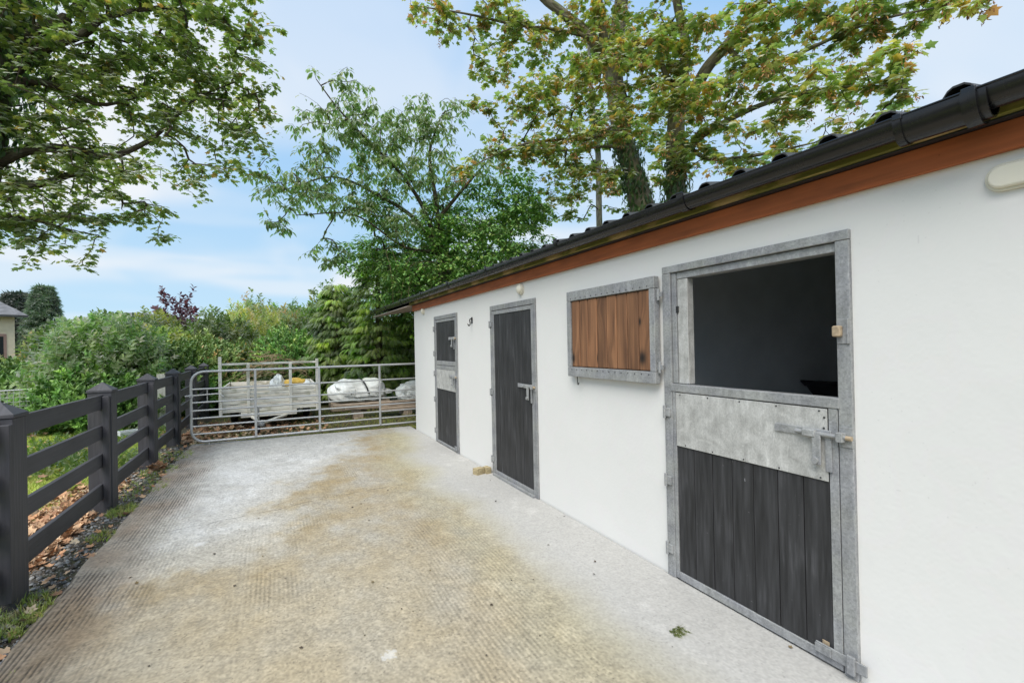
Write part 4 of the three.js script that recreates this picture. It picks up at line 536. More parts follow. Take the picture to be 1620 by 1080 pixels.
// a flat drooping conifer frond
const frond = (() => { const l = []; const tri = (a, b, c) => l.push(...a, ...b, ...c); const zf = y => -y * y * 0.45; for (let i = 0; i < 9; i++) { const y = i / 9, w = 0.42 * Math.sin(Math.PI * (0.18 + y * 0.8)); for (const s of [-1, 1]) { const y2 = y + 0.16; tri([0, y, zf(y)], [s * w, y2 + 0.05, zf(y2) - 0.07 - w * 0.12], [s * w * 0.45, y + 0.155, zf(y2) - 0.0]); tri([0, y, zf(y)], [s * w * 0.45, y + 0.155, zf(y2)], [0, y + 0.12, zf(y + 0.12)]); } } const g = new THREE.BufferGeometry(); g.setAttribute('position', new THREE.Float32BufferAttribute(l, 3)); g.computeVertexNormals(); return g; })();
const needles = (() => { const l = []; const r = rng(6); for (let i = 0; i < 14; i++) { const a = i * 2.4, y = 0.1 + i / 14 * 0.7, d = V(Math.cos(a), 0.7, Math.sin(a)).multiplyScalar(0.42), s = V(-Math.sin(a), 0, Math.cos(a)).multiplyScalar(0.07); l.push(-s.x, y, -s.z, s.x, y, s.z, d.x, y + d.y, d.z); } const g = new THREE.BufferGeometry(); g.setAttribute('position', new THREE.Float32BufferAttribute(l, 3)); g.computeVertexNormals(); return g; })();
function pick(pal, r) { let t = r(); for (const [w, c, v] of pal) { if (t < w) { const k = 1 + (r() - 0.5) * (v ?? 0.5), h = (r() - 0.5) * 0.18; return lin(c[0] * k * (1 + h), c[1] * k, c[2] * k * (1 - h)); } t -= w; } const c = pal[0][1]; return lin(...c); }
function scatter(name, geo, mat, parent, list) { const o = shade(new THREE.InstancedMesh(geo, mat, list.length)); o.name = name; const m = new THREE.Matrix4(), s = V(1, 1, 1); list.forEach((e, i) => { s.set(e.s, e.s * (e.sy ?? 1), e.s); m.compose(e.p, e.q, s); o.setMatrixAt(i, m); o.setColorAt(i, e.c); }); o.userData.kind = 'stuff'; parent.add(o); return o; }
function limbGeo(pts, seg, rad, rough = 0.06, seed = 1) { // pts [x,y,z,r]
  const cv = new THREE.CatmullRomCurve3(pts.map(p => V(p[0], p[1], p[2])), false, 'centripetal'), n = Math.max(4, Math.ceil(cv.getLength() / seg)), fr = cv.computeFrenetFrames(n, false), pos = [], uv = [], idx = []; let len = 0, prev = null; const nodes = [];
  for (let i = 0; i <= n; i++) {
    const t = i / n, c = cv.getPoint(t); const ft = t * (pts.length - 1), k = Math.min(pts.length - 2, Math.floor(ft)), rr = mix(pts[k][3], pts[k + 1][3], ft - k); if (prev) len += c.distanceTo(prev); prev = c; nodes.push({ p: c, r: rr });
    const N = V(0, 0, 0), T = cv.getTangent(t), ref = Math.abs(T.y) > 0.8 ? V(1, 0, 0) : V(0, 1, 0), A = ref.cross(T).normalize(), B = T.clone().cross(A);
    for (let j = 0; j <= rad; j++) { const a = j / rad * Math.PI * 2, q = rr * (1 + (fbm(Math.cos(a) * 1.3 + seed + 20, Math.sin(a) * 1.3 + len * 2.2, 3) - 0.5) * rough * 4); N.copy(c).addScaledVector(A, Math.cos(a) * q).addScaledVector(B, Math.sin(a) * q); pos.push(N.x, N.y, N.z); uv.push(j / rad * Math.max(1, Math.round(rr * 6)), len); }
  }
  for (let i = 0; i < n; i++) for (let j = 0; j < rad; j++) { const a = i * (rad + 1) + j, b = a + rad + 1; idx.push(a, b, a + 1, b, b + 1, a + 1); }
  const g = new THREE.BufferGeometry(); g.setAttribute('position', new THREE.Float32BufferAttribute(pos, 3)); g.setAttribute('uv', new THREE.Float32BufferAttribute(uv, 2)); g.setIndex(idx); g.computeVertexNormals(); return { g, nodes };
}
function tree(o) {
  const { name, label, trunk, limbs, blobs, seed, targets, perTwig, leaf, leafSize, pal, mat = M.leaf, bark = M.bark, droop = 0.3, twigR = 0.0032, flat = 0.75, seeds } = o;
  const r = rng(seed), base = V(...trunk[0].slice(0, 3)); base.y = 0; const t = thing(name, label, 'tree', [base.x, 0, base.z], o.group);
  const rel = l => l.map(p => [p[0] - base.x, p[1], p[2] - base.z, p[3]]);
  const nodes = []; const add = (gn, parent) => gn.forEach(n => nodes.push({ p: n.p, d: 0, par: null }));
  const tr = rel(trunk); tr[0][1] = -0.3; const tg = limbGeo(tr, 0.15, 14, 0.07, seed); part('trunk', tg.g, bark, t); add(tg.nodes);
  limbs.forEach((l, i) => { const lg = limbGeo(rel(l), 0.14, 9, 0.05, seed + i * 3); part('limb', lg.g, bark, t); add(lg.nodes); });
  // twig targets inside the blobs, mostly towards their skins
  const vol = blobs.map(b => Math.pow(b[3], 2.2)), sum = vol.reduce((a, b) => a + b, 0), tg2 = [];
  blobs.forEach((b, i) => { const n = Math.max(3, Math.round(targets * vol[i] / sum)); for (let k = 0; k < n; k++) { const d = V(r() * 2 - 1, r() * 2 - 1, r() * 2 - 1); if (d.length() > 1) { k--; continue; } d.normalize().multiplyScalar(b[3] * Math.pow(0.15 + 0.85 * r(), 0.5) * (0.75 + 0.4 * r())); d.y *= flat; tg2.push(V(b[0] - base.x + d.x, b[1] + d.y, b[2] - base.z + d.z)); } });
  const nb = nodes.length; for (const q of tg2) { let m = 1e9; for (let i = 0; i < nb; i++) m = Math.min(m, nodes[i].p.distanceToSquared(q)); q.m = m; } tg2.sort((a, b) => a.m - b.m);
  const paths = [];
  for (const q of tg2) {
    let best = 0, bd = 1e9; for (let i = 0; i < nodes.length; i++) { const n = nodes[i], d2 = n.p.distanceToSquared(q); if (d2 < bd) { bd = d2; best = i; } }
    const n0 = nodes[best], d = Math.sqrt(bd); if (d < 0.05) continue; const k = Math.max(2, Math.ceil(d / 0.22)), path = [best], side = V(r() - 0.5, r() - 0.2, r() - 0.5).multiplyScalar(d * 0.35);
    let par = best; for (let i = 1; i <= k; i++) { const f = i / k, p = n0.p.clone().lerp(q, f).addScaledVector(side, f * (1 - f) * 1.6); p.x += (r() - 0.5) * 0.03; p.y += (r() - 0.5) * 0.03; p.z += (r() - 0.5) * 0.03; nodes.push({ p, par, c: 0 }); par = nodes.length - 1; path.push(par); }
    paths.push(path); for (let i = par; i != null && nodes[i].par != null; i = nodes[i].par) nodes[i].c = (nodes[i].c ?? 0) + 1;
  }
  // twigs as thin three-sided tubes
  const pos = [], S = 4; for (const path of paths) for (let i = 1; i < path.length; i++) {
    const a = nodes[path[i - 1]], b = nodes[path[i]], rb = twigR * Math.pow(b.c ?? 1, 0.5), ra = i === 1 ? rb * 1.1 : twigR * Math.pow(a.c ?? 1, 0.5), T = b.p.clone().sub(a.p).normalize(), ref = Math.abs(T.y) > 0.8 ? V(1, 0, 0) : V(0, 1, 0), A = ref.cross(T).normalize(), B = T.clone().cross(A);
    const P = (n, rr, j) => n.p.clone().addScaledVector(A, Math.cos(j / S * 6.2832) * rr).addScaledVector(B, Math.sin(j / S * 6.2832) * rr).toArray();
    for (let j = 0; j < S; j++) { const p0 = P(a, ra, j), p1 = P(a, ra, j + 1), p2 = P(b, rb, j + 1), p3 = P(b, rb, j); pos.push(...p0, ...p3, ...p1, ...p1, ...p3, ...p2); }
  }
  const g = new THREE.BufferGeometry(); g.setAttribute('position', new THREE.Float32BufferAttribute(pos, 3)); g.computeVertexNormals(); const tw = part('twigs', g, o.twigMat ?? M.twig, t); tw.userData.kind = 'stuff';
  const L = [], Sd = []; for (const path of paths) {
    const n = path.length; const m = Math.round(perTwig * (0.5 + r())); const tone = 0.75 + r() * 0.5, ylw = r();
    for (let k = 0; k < m; k++) { const f = 1 - Math.pow(r(), 1.6) * 0.75, x = f * (n - 1), i = Math.min(n - 2, Math.floor(x)), p = nodes[path[i]].p.clone().lerp(nodes[path[i + 1]].p, x - i); const a = r() * 6.2832, el = -droop + (r() - 0.5) * 0.9, dir = V(Math.cos(a), el, Math.sin(a)).normalize(); p.addScaledVector(dir, 0.02 + r() * (o.petiole ?? 0.12)); const nr = V((r() - 0.5) * 1.1, 1, (r() - 0.5) * 1.1); const c = pick(pal, r); c.multiplyScalar(tone); L.push({ p, q: orient(dir, nr), s: leafSize * (0.45 + Math.pow(r(), 0.8) * 0.95), c }); }
    if (seeds && r() < seeds) { const p = nodes[path[n - 1]].p; for (let k = 0; k < 22; k++) { const dir = V(r() - 0.5, -0.7 * r() - 0.1, r() - 0.5).normalize(); Sd.push({ p: p.clone().add(V((r() - 0.5) * 0.16, -0.02 - r() * 0.16, (r() - 0.5) * 0.16)), q: orient(dir, V(r() - 0.5, r() - 0.5, r() - 0.5)), s: 0.035 + r() * 0.03, c: pick([[0.6, [0.36, 0.17, 0.07]], [0.4, [0.46, 0.26, 0.10]]], r) }); } }
  }
  scatter('leaves', leaf, mat, t, L); if (Sd.length) scatter('seed_clusters', leafOv(0.16, 0.1, 0.1), M.seed, t, Sd);
  return t;
}
function ivy(t, tg, pts, n, rad, seed, parentPos) { // ivy leaves clothing a trunk
  const r = rng(seed), L = []; for (let k = 0; k < n; k++) { const f = r() * (pts.length - 1), i = Math.min(pts.length - 2, Math.floor(f)), a = pts[i], b = pts[i + 1], u = f - i, an = r() * 6.2832, rr = mix(a[3], b[3], u) + rad * Math.pow(r(), 1.5); const d = V(Math.cos(an), 0.1, Math.sin(an)), p = V(mix(a[0], b[0], u) + d.x * rr - parentPos[0], mix(a[1], b[1], u), mix(a[2], b[2], u) + d.z * rr - parentPos[2]); L.push({ p, q: orient(V((r() - 0.5), -1, r() - 0.5), d.add(V(r() - 0.5, r() - 0.2, r() - 0.5))), s: 0.07 + r() * 0.06, c: pick([[0.7, [0.06, 0.13, 0.03]], [0.3, [0.12, 0.22, 0.05]]], r) }); }
  scatter('ivy', leafGlossy, M.leafGlossy, t, L);
}
const GREEN = [[0.57, [0.22, 0.33, 0.065]], [0.3, [0.31, 0.42, 0.08]], [0.11, [0.44, 0.46, 0.09]], [0.02, [0.55, 0.36, 0.07]]];
const AUTUMN = [[0.43, [0.29, 0.42, 0.09]], [0.32, [0.43, 0.52, 0.12]], [0.14, [0.55, 0.53, 0.11]], [0.08, [0.68, 0.46, 0.08]], [0.03, [0.52, 0.28, 0.08]]];
const CHERRY = [[0.5, [0.23, 0.37, 0.10]], [0.37, [0.34, 0.48, 0.14]], [0.13, [0.42, 0.5, 0.15]]];
const LAUREL = [[0.5, [0.17, 0.36, 0.07]], [0.36, [0.28, 0.49, 0.10]], [0.14, [0.42, 0.56, 0.13]]];
{
  const t = tree({ name: 'sycamore_tree', label: 'broad leafy sycamore at the left overhanging the lawn', trunk: T.leftTrunk, limbs: [T.l1, T.l2, T.l3, T.l4, T.l5, T.l6], blobs: T.leftBlobs, seed: 101, targets: 1750, perTwig: 16, leaf: leafSyc, leafSize: 0.07, pal: GREEN, droop: 0.35, petiole: 0.1, flat: 0.6, bark: M.barkDark });
  ivy(t, null, T.leftTrunk.slice(2), 2600, 0.42, 7, [T.leftTrunk[0][0], 0, T.leftTrunk[0][2]]);
}
const cherry = tree({ name: 'cherry_tree', label: 'loose branching cherry tree beyond the far end of the stables', trunk: T.cherryTrunk, limbs: [T.c1, T.c2, T.c3, T.c4, T.c5], blobs: T.cherryBlobs, seed: 202, targets: 1050, perTwig: 10.5, leaf: leafCherry, leafSize: 0.115, pal: CHERRY, droop: 0.75, petiole: 0.1, flat: 0.75, bark: M.barkDark });
{
  const r = rng(19), l = [], o = cherry.position; for (let k = 0; k < 11; k++) { const x = 2.5 + r() * 1.6 - o.x, z = -11.9 - r() * 0.6 - o.z, y = 3.6 + r() * 1.2, dx = (r() - 0.65) * 1.3, L = 0.5 + r() * 1.1; l.push(pipe([[x + 0.5, y + 0.15, z - 0.2], [x, y + r() * 0.1, z], [x + dx * 0.5, y - L * 0.25, z + (r() - 0.5) * 0.2], [x + dx * 0.8, y - L * 0.65, z + 0.1], [x + dx, y - L, z + (r() - 0.5) * 0.3]], 0.0055, 18, 4)); }
  part('bare_twigs', l, M.twigPale, cherry).userData.kind = 'stuff';
}
tree({ name: 'laurel_tree', label: 'dense dark evergreen tree behind the cherry tree', trunk: [[4.9, 0, -14.2, 0.2], [4.9, 2, -14.2, 0.18], [4.8, 4, -14.1, 0.12], [5.0, 5.8, -13.9, 0.05]], limbs: [[[4.9, 2, -14.2, 0.1], [3.9, 3.6, -14.3, 0.06], [3.2, 4.6, -14.4, 0.02]], [[4.9, 2.4, -14.2, 0.1], [5.8, 4.2, -13.6, 0.06], [6.5, 5.6, -12.9, 0.02]], [[4.85, 1.5, -14.2, 0.08], [4.2, 2.6, -14, 0.05], [3.6, 3.0, -14, 0.02]]], blobs: T.ivyBlobs, seed: 303, targets: 1800, perTwig: 16, leaf: leafGlossy, leafSize: 0.105, pal: LAUREL, mat: M.leafGlossy, droop: 0.4, petiole: 0.16, flat: 0.9, bark: M.barkDark });
{
  const t = tree({ name: 'sycamore_tree', label: 'thick trunked sycamore with yellowing leaves and seeds behind the stables', trunk: T.sycATrunk, limbs: [T.a1, T.a2, T.a3, T.a4, T.a5, T.a6], blobs: T.sycABlobs, seed: 404, targets: 1150, perTwig: 12.5, leaf: leafSyc, leafSize: 0.098, pal: AUTUMN, droop: 0.35, petiole: 0.12, flat: 0.7, seeds: 0.3 });
  ivy(t, null, T.sycATrunk.slice(0, 4), 1300, 0.12, 17, [T.sycATrunk[0][0], 0, T.sycATrunk[0][2]]);
  const u = tree({ name: 'sycamore_tree', label: 'slimmer sycamore whose branches reach right over the stable roof', trunk: T.sycBTrunk, limbs: [T.b1, T.b2, T.b3, T.b4, T.b5, T.b6], blobs: T.sycBBlobs, seed: 505, targets: 900, perTwig: 11, leaf: leafSyc, leafSize: 0.108, pal: AUTUMN, droop: 0.3, petiole: 0.12, flat: 0.6, seeds: 0.3 });
  ivy(u, null, T.sycBTrunk.slice(0, 3), 900, 0.14, 27, [T.sycBTrunk[0][0], 0, T.sycBTrunk[0][2]]);
  tree({ name: 'sycamore_tree', label: 'thin pale trunked tree farthest back behind the stables', trunk: T.cTrunk, limbs: [], blobs: T.cBlobs, seed: 606, targets: 360, perTwig: 12, leaf: leafSyc, leafSize: 0.11, pal: GREEN, droop: 0.35, petiole: 0.12, bark: M.barkPale });
}
// bushes: leafy sprigs through a lumpy dome, on real stems
function bush({ name = 'hedge_shrub', label, pos, size, n, sprig, s, pal, seed, mat = M.leaf, group: gp, up = 0.6, cat = 'shrub', low = -0.25, lump = 0.5 }) {
  const r = rng(seed), t = thing(name, label, cat, pos, gp), L = [];
  for (let k = 0; k < n; k++) { const d = V(r() * 2 - 1, r() * (1 - low) + low, r() * 2 - 1); if (d.length() > 1 || d.length() < 0.05) { k--; continue; } d.normalize(); const lm = 1 + (fbm(d.x * 1.8 + seed, d.z * 1.8 + d.y * 2.1 + 40, 4) - 0.5) * lump * 2, q = (1 - Math.pow(r(), 1.7) * 0.55) * lm * (r() < 0.05 ? 1.1 : 1); const p = V(d.x * q * size[0], Math.max(0.02, size[1] * (0.34 + d.y * q * 0.66)), d.z * q * size[2]); const dir = d.clone().add(V((r() - 0.5) * 1.3, up + (r() - 0.5) * 0.9, (r() - 0.5) * 1.3)); const c = pick(pal, r).multiplyScalar(0.75 + 0.5 * fbm(p.x * 2 + seed, p.y * 2 + p.z + 9, 2)); L.push({ p, q: orient(dir, V(r() - 0.5, r() - 0.5, r() - 0.5)), s: s * (0.6 + r() * 0.8), c }); }
  scatter('foliage', sprig, mat, t, L);
  const st = []; for (let k = 0; k < 9; k++) { const a = r() * 6.28, q = 0.2 + r() * 0.6; st.push(pipe([[Math.cos(a) * 0.1 * size[0], -0.1, Math.sin(a) * 0.1 * size[2]], [Math.cos(a) * 0.3 * q * size[0], size[1] * 0.4, Math.sin(a) * 0.3 * q * size[2]], [Math.cos(a) * q * size[0], size[1] * (0.7 + r() * 0.2), Math.sin(a) * q * size[2]]], 0.014, 8, 5)); } part('stems', st, M.twig, t).userData.kind = 'stuff';
  return t;
}
const HG = 'shrubs of the mixed hedge';
const P1 = [[0.5, [0.288, 0.474, 0.129]], [0.32, [0.488, 0.620, 0.259]], [0.18, [0.620, 0.620, 0.488]]], P2 = [[0.6, [0.144, 0.288, 0.057]], [0.4, [0.259, 0.459, 0.086]]], P3 = [[0.5, [0.430, 0.545, 0.115]], [0.35, [0.620, 0.620, 0.144]], [0.15, [0.288, 0.430, 0.086]]], P4 = [[0.6, [0.216, 0.344, 0.086]], [0.3, [0.372, 0.459, 0.144]], [0.1, [0.620, 0.430, 0.173]]], PB = [[0.7, [0.120, 0.040, 0.057]], [0.3, [0.230, 0.073, 0.086]]], P5 = [[0.5, [0.574, 0.488, 0.173]], [0.5, [0.372, 0.430, 0.144]]];
[
  ['big loose shrub with pale edged leaves left of the fence posts', [-3.45, 0, -14.0], [1.3, 2.3, 1.1], 3600, 'broad', 0.19, P1],
  ['low bright green shrub at the far left of the hedge', [-5.7, 0, -15.4], [1.7, 1.3, 1.2], 3000, 'small', 0.22, [[0.6, [0.12, 0.25, 0.04]], [0.4, [0.2, 0.34, 0.06]]]],
  ['dark dense shrub under the pale edged one', [-3.35, 0, -13.1], [1.0, 1.15, 0.7], 2400, 'small', 0.2, P2],
  ['yellow green shrub in the hedge behind the white board', [-3.0, 0, -16.6], [1.5, 2.35, 1.2], 3000, 'broad', 0.2, P3],
  ['dark glossy shrub behind the second and third fence posts', [-2.6, 0, -15.4], [1.3, 1.55, 0.9], 2400, 'small', 0.2, P2],
  ['dark leafy shrub behind the farthest fence post', [-1.7, 0, -16.2], [1.3, 1.95, 1.0], 2600, 'small', 0.2, P4],
  ['tall olive shrub behind the left end of the trailer', [-1.0, 0, -18.2], [1.7, 2.7, 1.3], 3200, 'narrow', 0.22, P3],
  ['green shrub straight behind the trailer', [-0.2, 0, -16.6], [1.3, 1.75, 1.0], 2400, 'broad', 0.2, P4],
  ['glossy green shrub behind the right end of the trailer', [0.75, 0, -16.4], [1.2, 2.2, 1.0], 2600, 'small', 0.21, LAUREL],
  ['tall mixed shrub left of the conifer hedge', [0.75, 0, -18.4], [1.5, 2.85, 1.2], 3000, 'narrow', 0.22, P4],
  ['high leafy shrub rising beside the conifers', [1.95, 0, -16.6], [1.0, 3.9, 1.0], 3200, 'broad', 0.19, [[0.5, [0.15, 0.26, 0.05]], [0.4, [0.24, 0.36, 0.07]], [0.1, [0.4, 0.4, 0.14]]]],
  ['mid green shrub between the pale edged shrub and the white board', [-2.75, 0, -14.9], [1.1, 2.0, 0.9], 2600, 'small', 0.2, [[0.6, [0.14, 0.26, 0.05]], [0.4, [0.24, 0.36, 0.08]]]],
  ['mid green shrub behind the gate latch', [-1.75, 0, -17.4], [1.3, 2.45, 1.0], 2600, 'broad', 0.2, [[0.6, [0.15, 0.25, 0.05]], [0.4, [0.26, 0.35, 0.08]]]],
  ['yellow leaved shrub in front of the purple tree', [-4.2, 0, -22], [1.2, 2.75, 1.1], 1600, 'broad', 0.24, [[0.6, [0.42, 0.45, 0.08]], [0.4, [0.26, 0.33, 0.06]]]],
  ['russet brown shrub seen over the hedge top', [-0.3, 0, -22], [1.9, 2.95, 1.3], 2000, 'narrow', 0.28, P5],
  ['far green shrub right of the russet one', [1.3, 0, -24], [2.0, 3.05, 1.4], 1800, 'broad', 0.28, P2],
  ['green shrub below the cream house', [-9.2, 0, -22], [2.2, 1.3, 1.5], 2200, 'broad', 0.26, P3],
  ['round green shrub between the house and the pale edged shrub', [-5.6, 0, -19], [1.0, 2.3, 1.1], 2200, 'narrow', 0.26, P4],
  ['green shrub behind the pale edged one, toward the slate roof', [-4.6, 0, -18.2], [1.8, 2.65, 1.2], 3200, 'broad', 0.23, [[0.6, [0.13, 0.24, 0.05]], [0.4, [0.23, 0.33, 0.07]]]],
].forEach(([label, pos, size, n, sp, s, pal], i) => bush({ label, pos, size, n, sprig: sprigs[sp], s, pal, seed: 900 + i * 13, group: HG, mat: sp === 'small' ? M.leafGlossy : M.leaf }));
bush({ name: 'purple_tree', label: 'purple leaved small tree over the hedge', pos: [-3.85, 0, -25.5], size: [0.85, 3.45, 0.7], n: 800, sprig: sprigs.broad, s: 0.3, pal: PB, seed: 71, cat: 'tree', lump: 0.8 });
bush({ name: 'broadleaf_tree', label: 'round distant tree on the skyline behind the trailer', pos: [-1.2, 0, -44], size: [2.1, 5.2, 1.8], n: 1200, sprig: sprigs.broad, s: 0.45, pal: P4, seed: 72, cat: 'tree' });
bush({ name: 'broadleaf_tree', label: 'dark distant tree on the skyline left of the conifers', pos: [1.6, 0, -40], size: [2.4, 4.6, 1.8], n: 1200, sprig: sprigs.broad, s: 0.45, pal: P2, seed: 73, cat: 'tree' });
// conifers with flat drooping fronds
function conifer({ name, label, pos, h, rad, n, s, pal, seed, geo = frond, taper = 0.75, mat = M.leaf }) {
  const r = rng(seed), t = thing(name, label, 'tree', pos), L = []; part('trunk', limbGeo([[0, -0.2, 0, 0.14], [0, h * 0.5, 0, 0.1], [0, h * 0.98, 0, 0.02]], 0.3, 8).g, M.barkDark, t);
  for (let k = 0; k < n; k++) { const f = Math.pow(r(), 0.85), y = 0.15 + f * h * 0.97, a = r() * 6.2832, lm = 1 + (fbm(Math.cos(a) * 2 + seed, y * 1.3 + Math.sin(a) * 2 + 60, 4) - 0.5) * 0.7, R = rad * (1 - Math.pow(f, 2) * taper - f * 0.12) * lm * (1 - Math.pow(r(), 2) * 0.4), d = V(Math.cos(a), 0, Math.sin(a)), layer = Math.round(y / 0.21) * 0.21 + (r() - 0.5) * 0.09; L.push({ p: V(d.x * R * 0.85, mix(y, layer, 0.5), d.z * R * 0.85), q: orient(d.clone().add(V((r() - 0.5) * 0.9, 0.06 + (r() - 0.5) * 0.4, (r() - 0.5) * 0.9)), V((r() - 0.5) * 0.5, 1, (r() - 0.5) * 0.5)), s: s * (0.65 + r() * 0.7), c: pick(pal, r).multiplyScalar(0.55 + 0.9 * fbm(y * 2 + seed, a * 3, 3)) }); }
  scatter('fronds', geo, mat, t, L); return t;
}
const CON = [[0.5, [0.35, 0.52, 0.07]], [0.38, [0.48, 0.62, 0.09]], [0.12, [0.15, 0.27, 0.05]]];
function cypress({ label, pos, h, rad, pal, seed }) { // boughs in loose tiers, each a handful of drooping flat fronds
  const r = rng(seed), t = thing('conifer_tree', label, 'tree', pos), L = [], B = []; part('trunk', limbGeo([[0, -0.2, 0, 0.14], [0, h * 0.5, 0, 0.1], [0, h * 0.98, 0, 0.02]], 0.3, 8).g, M.barkDark, t);
  for (let y = 0.35; y < h; y += 0.17 + r() * 0.05) { const f = y / h, nb = Math.round(17 * (1 - f * 0.5)); for (let b = 0; b < nb; b++) {
    const a = (b + r() * 0.8) / nb * 6.2832, R = rad * (1 - Math.pow(f, 2.4) * 0.75) * (0.72 + r() * 0.42), yy = y + (r() - 0.5) * 0.16, d = V(Math.cos(a), 0, Math.sin(a)), sd = V(-d.z, 0, d.x), tone = 0.55 + r() * 0.85, base = pick(pal, r).multiplyScalar(tone);
    B.push(rod([0, yy - 0.1, 0], [d.x * R * 0.8, yy + 0.02, d.z * R * 0.8], 0.012, 0.005, 4, true));
    for (let k = 0; k < 17; k++) { const q = 0.35 + 0.65 * Math.sqrt(r()), sp = (r() - 0.5) * 0.42, p = V(d.x * R * q + sd.x * sp, yy + 0.06 - q * q * 0.08 - Math.abs(sp) * 0.18 + (r() - 0.5) * 0.05, d.z * R * q + sd.z * sp); L.push({ p, q: orient(d.clone().addScaledVector(sd, sp * 2.6 + (r() - 0.5) * 0.5).add(V(0, -0.12 - r() * 0.4, 0)), V((r() - 0.5) * 0.6, 1, (r() - 0.5) * 0.6)), s: 0.12 + r() * 0.12, c: base.clone().multiplyScalar(0.8 + r() * 0.4) }); }
  } }
  part('boughs', B, M.twig, t).userData.kind = 'stuff'; scatter('fronds', frond, M.leaf, t, L); return t;
}
[[1.75, -15.7, 3.7, 1.0, 'bright green conifer nearest the trailer'], [2.9, -14.9, 4.8, 1.2, 'bright green conifer behind the bulk bag'], [4.2, -14.9, 4.9, 1.25, 'bright green conifer showing under the roof overhang'], [5.5, -15.2, 5.0, 1.25, 'bright green conifer mostly hidden by the stables']].forEach(([x, z, h, rad, label], i) => cypress({ label, pos: [x, 0, z], h, rad, pal: CON, seed: 1200 + i * 7 }));
conifer({ name: 'spruce_tree', label: 'dark blue green spruce rising beside the cream house', pos: [-10.6, 0, -32.5], h: 5.1, rad: 1.05, n: 1500, s: 0.36, pal: [[0.7, [0.14, 0.25, 0.10]], [0.3, [0.2, 0.32, 0.12]]], seed: 77, geo: needles, taper: 0.86 });
conifer({ name: 'spruce_tree', label: 'smaller dark spruce against the house roof', pos: [-12.3, 0, -34.5], h: 4.9, rad: 1.6, n: 1600, s: 0.42, pal: [[0.7, [0.035, 0.07, 0.03]], [0.3, [0.055, 0.1, 0.04]]], seed: 79, geo: needles, taper: 0.8 });
// dead stems heaped on the hedge, bare drooping twigs of the cherry
{
  const t = thing('brush_heap', 'heap of dry brown stems on the hedge behind the trailer', 'brush heap', [0.05, 0, -15.3]), r = rng(8), l = [];
  for (let k = 0; k < 60; k++) { const a = r() * 6.28, x = (r() - 0.5) * 0.9, y = 0.95 + r() * 0.55, z = (r() - 0.5) * 0.5 + 0.1, L = 0.35 + r() * 0.5, e = (r() - 0.6) * 0.9; l.push(pipe([[x, y, z], [x + Math.cos(a) * L * 0.5, y + e * 0.2 + 0.1 * r(), z + Math.sin(a) * L * 0.3], [x + Math.cos(a) * L, y + e * 0.55, z + Math.sin(a) * L * 0.4 + 0.1], [x + Math.cos(a + 0.6) * L * 1.3, y + e - 0.1, z + Math.sin(a) * L * 0.5]], 0.004 + r() * 0.007, 10, 4)); }
  part('stems', l, M.twigPale, t).userData.kind = 'stuff';
}
// far wood line closing the horizon
{
  const r = rng(3), L = []; for (let k = 0; k < 9000; k++) { const a = (r() - 0.5) * 2.6, d = 62 + r() * 14, x = Math.sin(a) * d, z = -Math.cos(a) * d, h = 3.0 + 2.2 * fbm(a * 9 + 40, 3, 4); L.push({ p: V(x, r() * h, z), q: orient(V(r() - 0.5, 1, r() - 0.5), V(r() - 0.5, 0.2, r() - 0.5)), s: 0.9 + r() * 0.9, c: pick([[0.6, [0.055, 0.09, 0.03]], [0.4, [0.09, 0.12, 0.04]]], r) }); }
  const o = scatter('distant_woodland', sprigs.broad, M.leaf, scene, L); o.userData = { kind: 'stuff', label: 'distant line of woodland on the horizon', category: 'woodland' };
}
// ---------------------------------------------------------------- ground cover and litter
const blade = (() => { const l = []; const r = rng(5); for (let i = 0; i < 7; i++) { const a = i * 2.4, b = 0.25 + r() * 0.5, h = 0.6 + r() * 0.5, c = Math.cos(a), s = Math.sin(a), w = 0.05; const P = (t, o) => [c * b * t * t - s * w * o * (1 - t), h * t * (1 - 0.25 * b * t), s * b * t * t + c * w * o * (1 - t)]; for (const [t0, t1] of [[0, 0.5], [0.5, 1]]) { l.push(...P(t0, -1), ...P(t0, 1), ...P(t1, 1), ...P(t0, -1), ...P(t1, 1), ...P(t1, -1)); } } const g = new THREE.BufferGeometry(); g.setAttribute('position', new THREE.Float32BufferAttribute(l, 3)); g.computeVertexNormals(); return g; })();
const UPQ = (r, tilt = 0.3) => new THREE.Quaternion().setFromEuler(new THREE.Euler((r() - 0.5) * tilt, r() * 6.28, (r() - 0.5) * tilt));
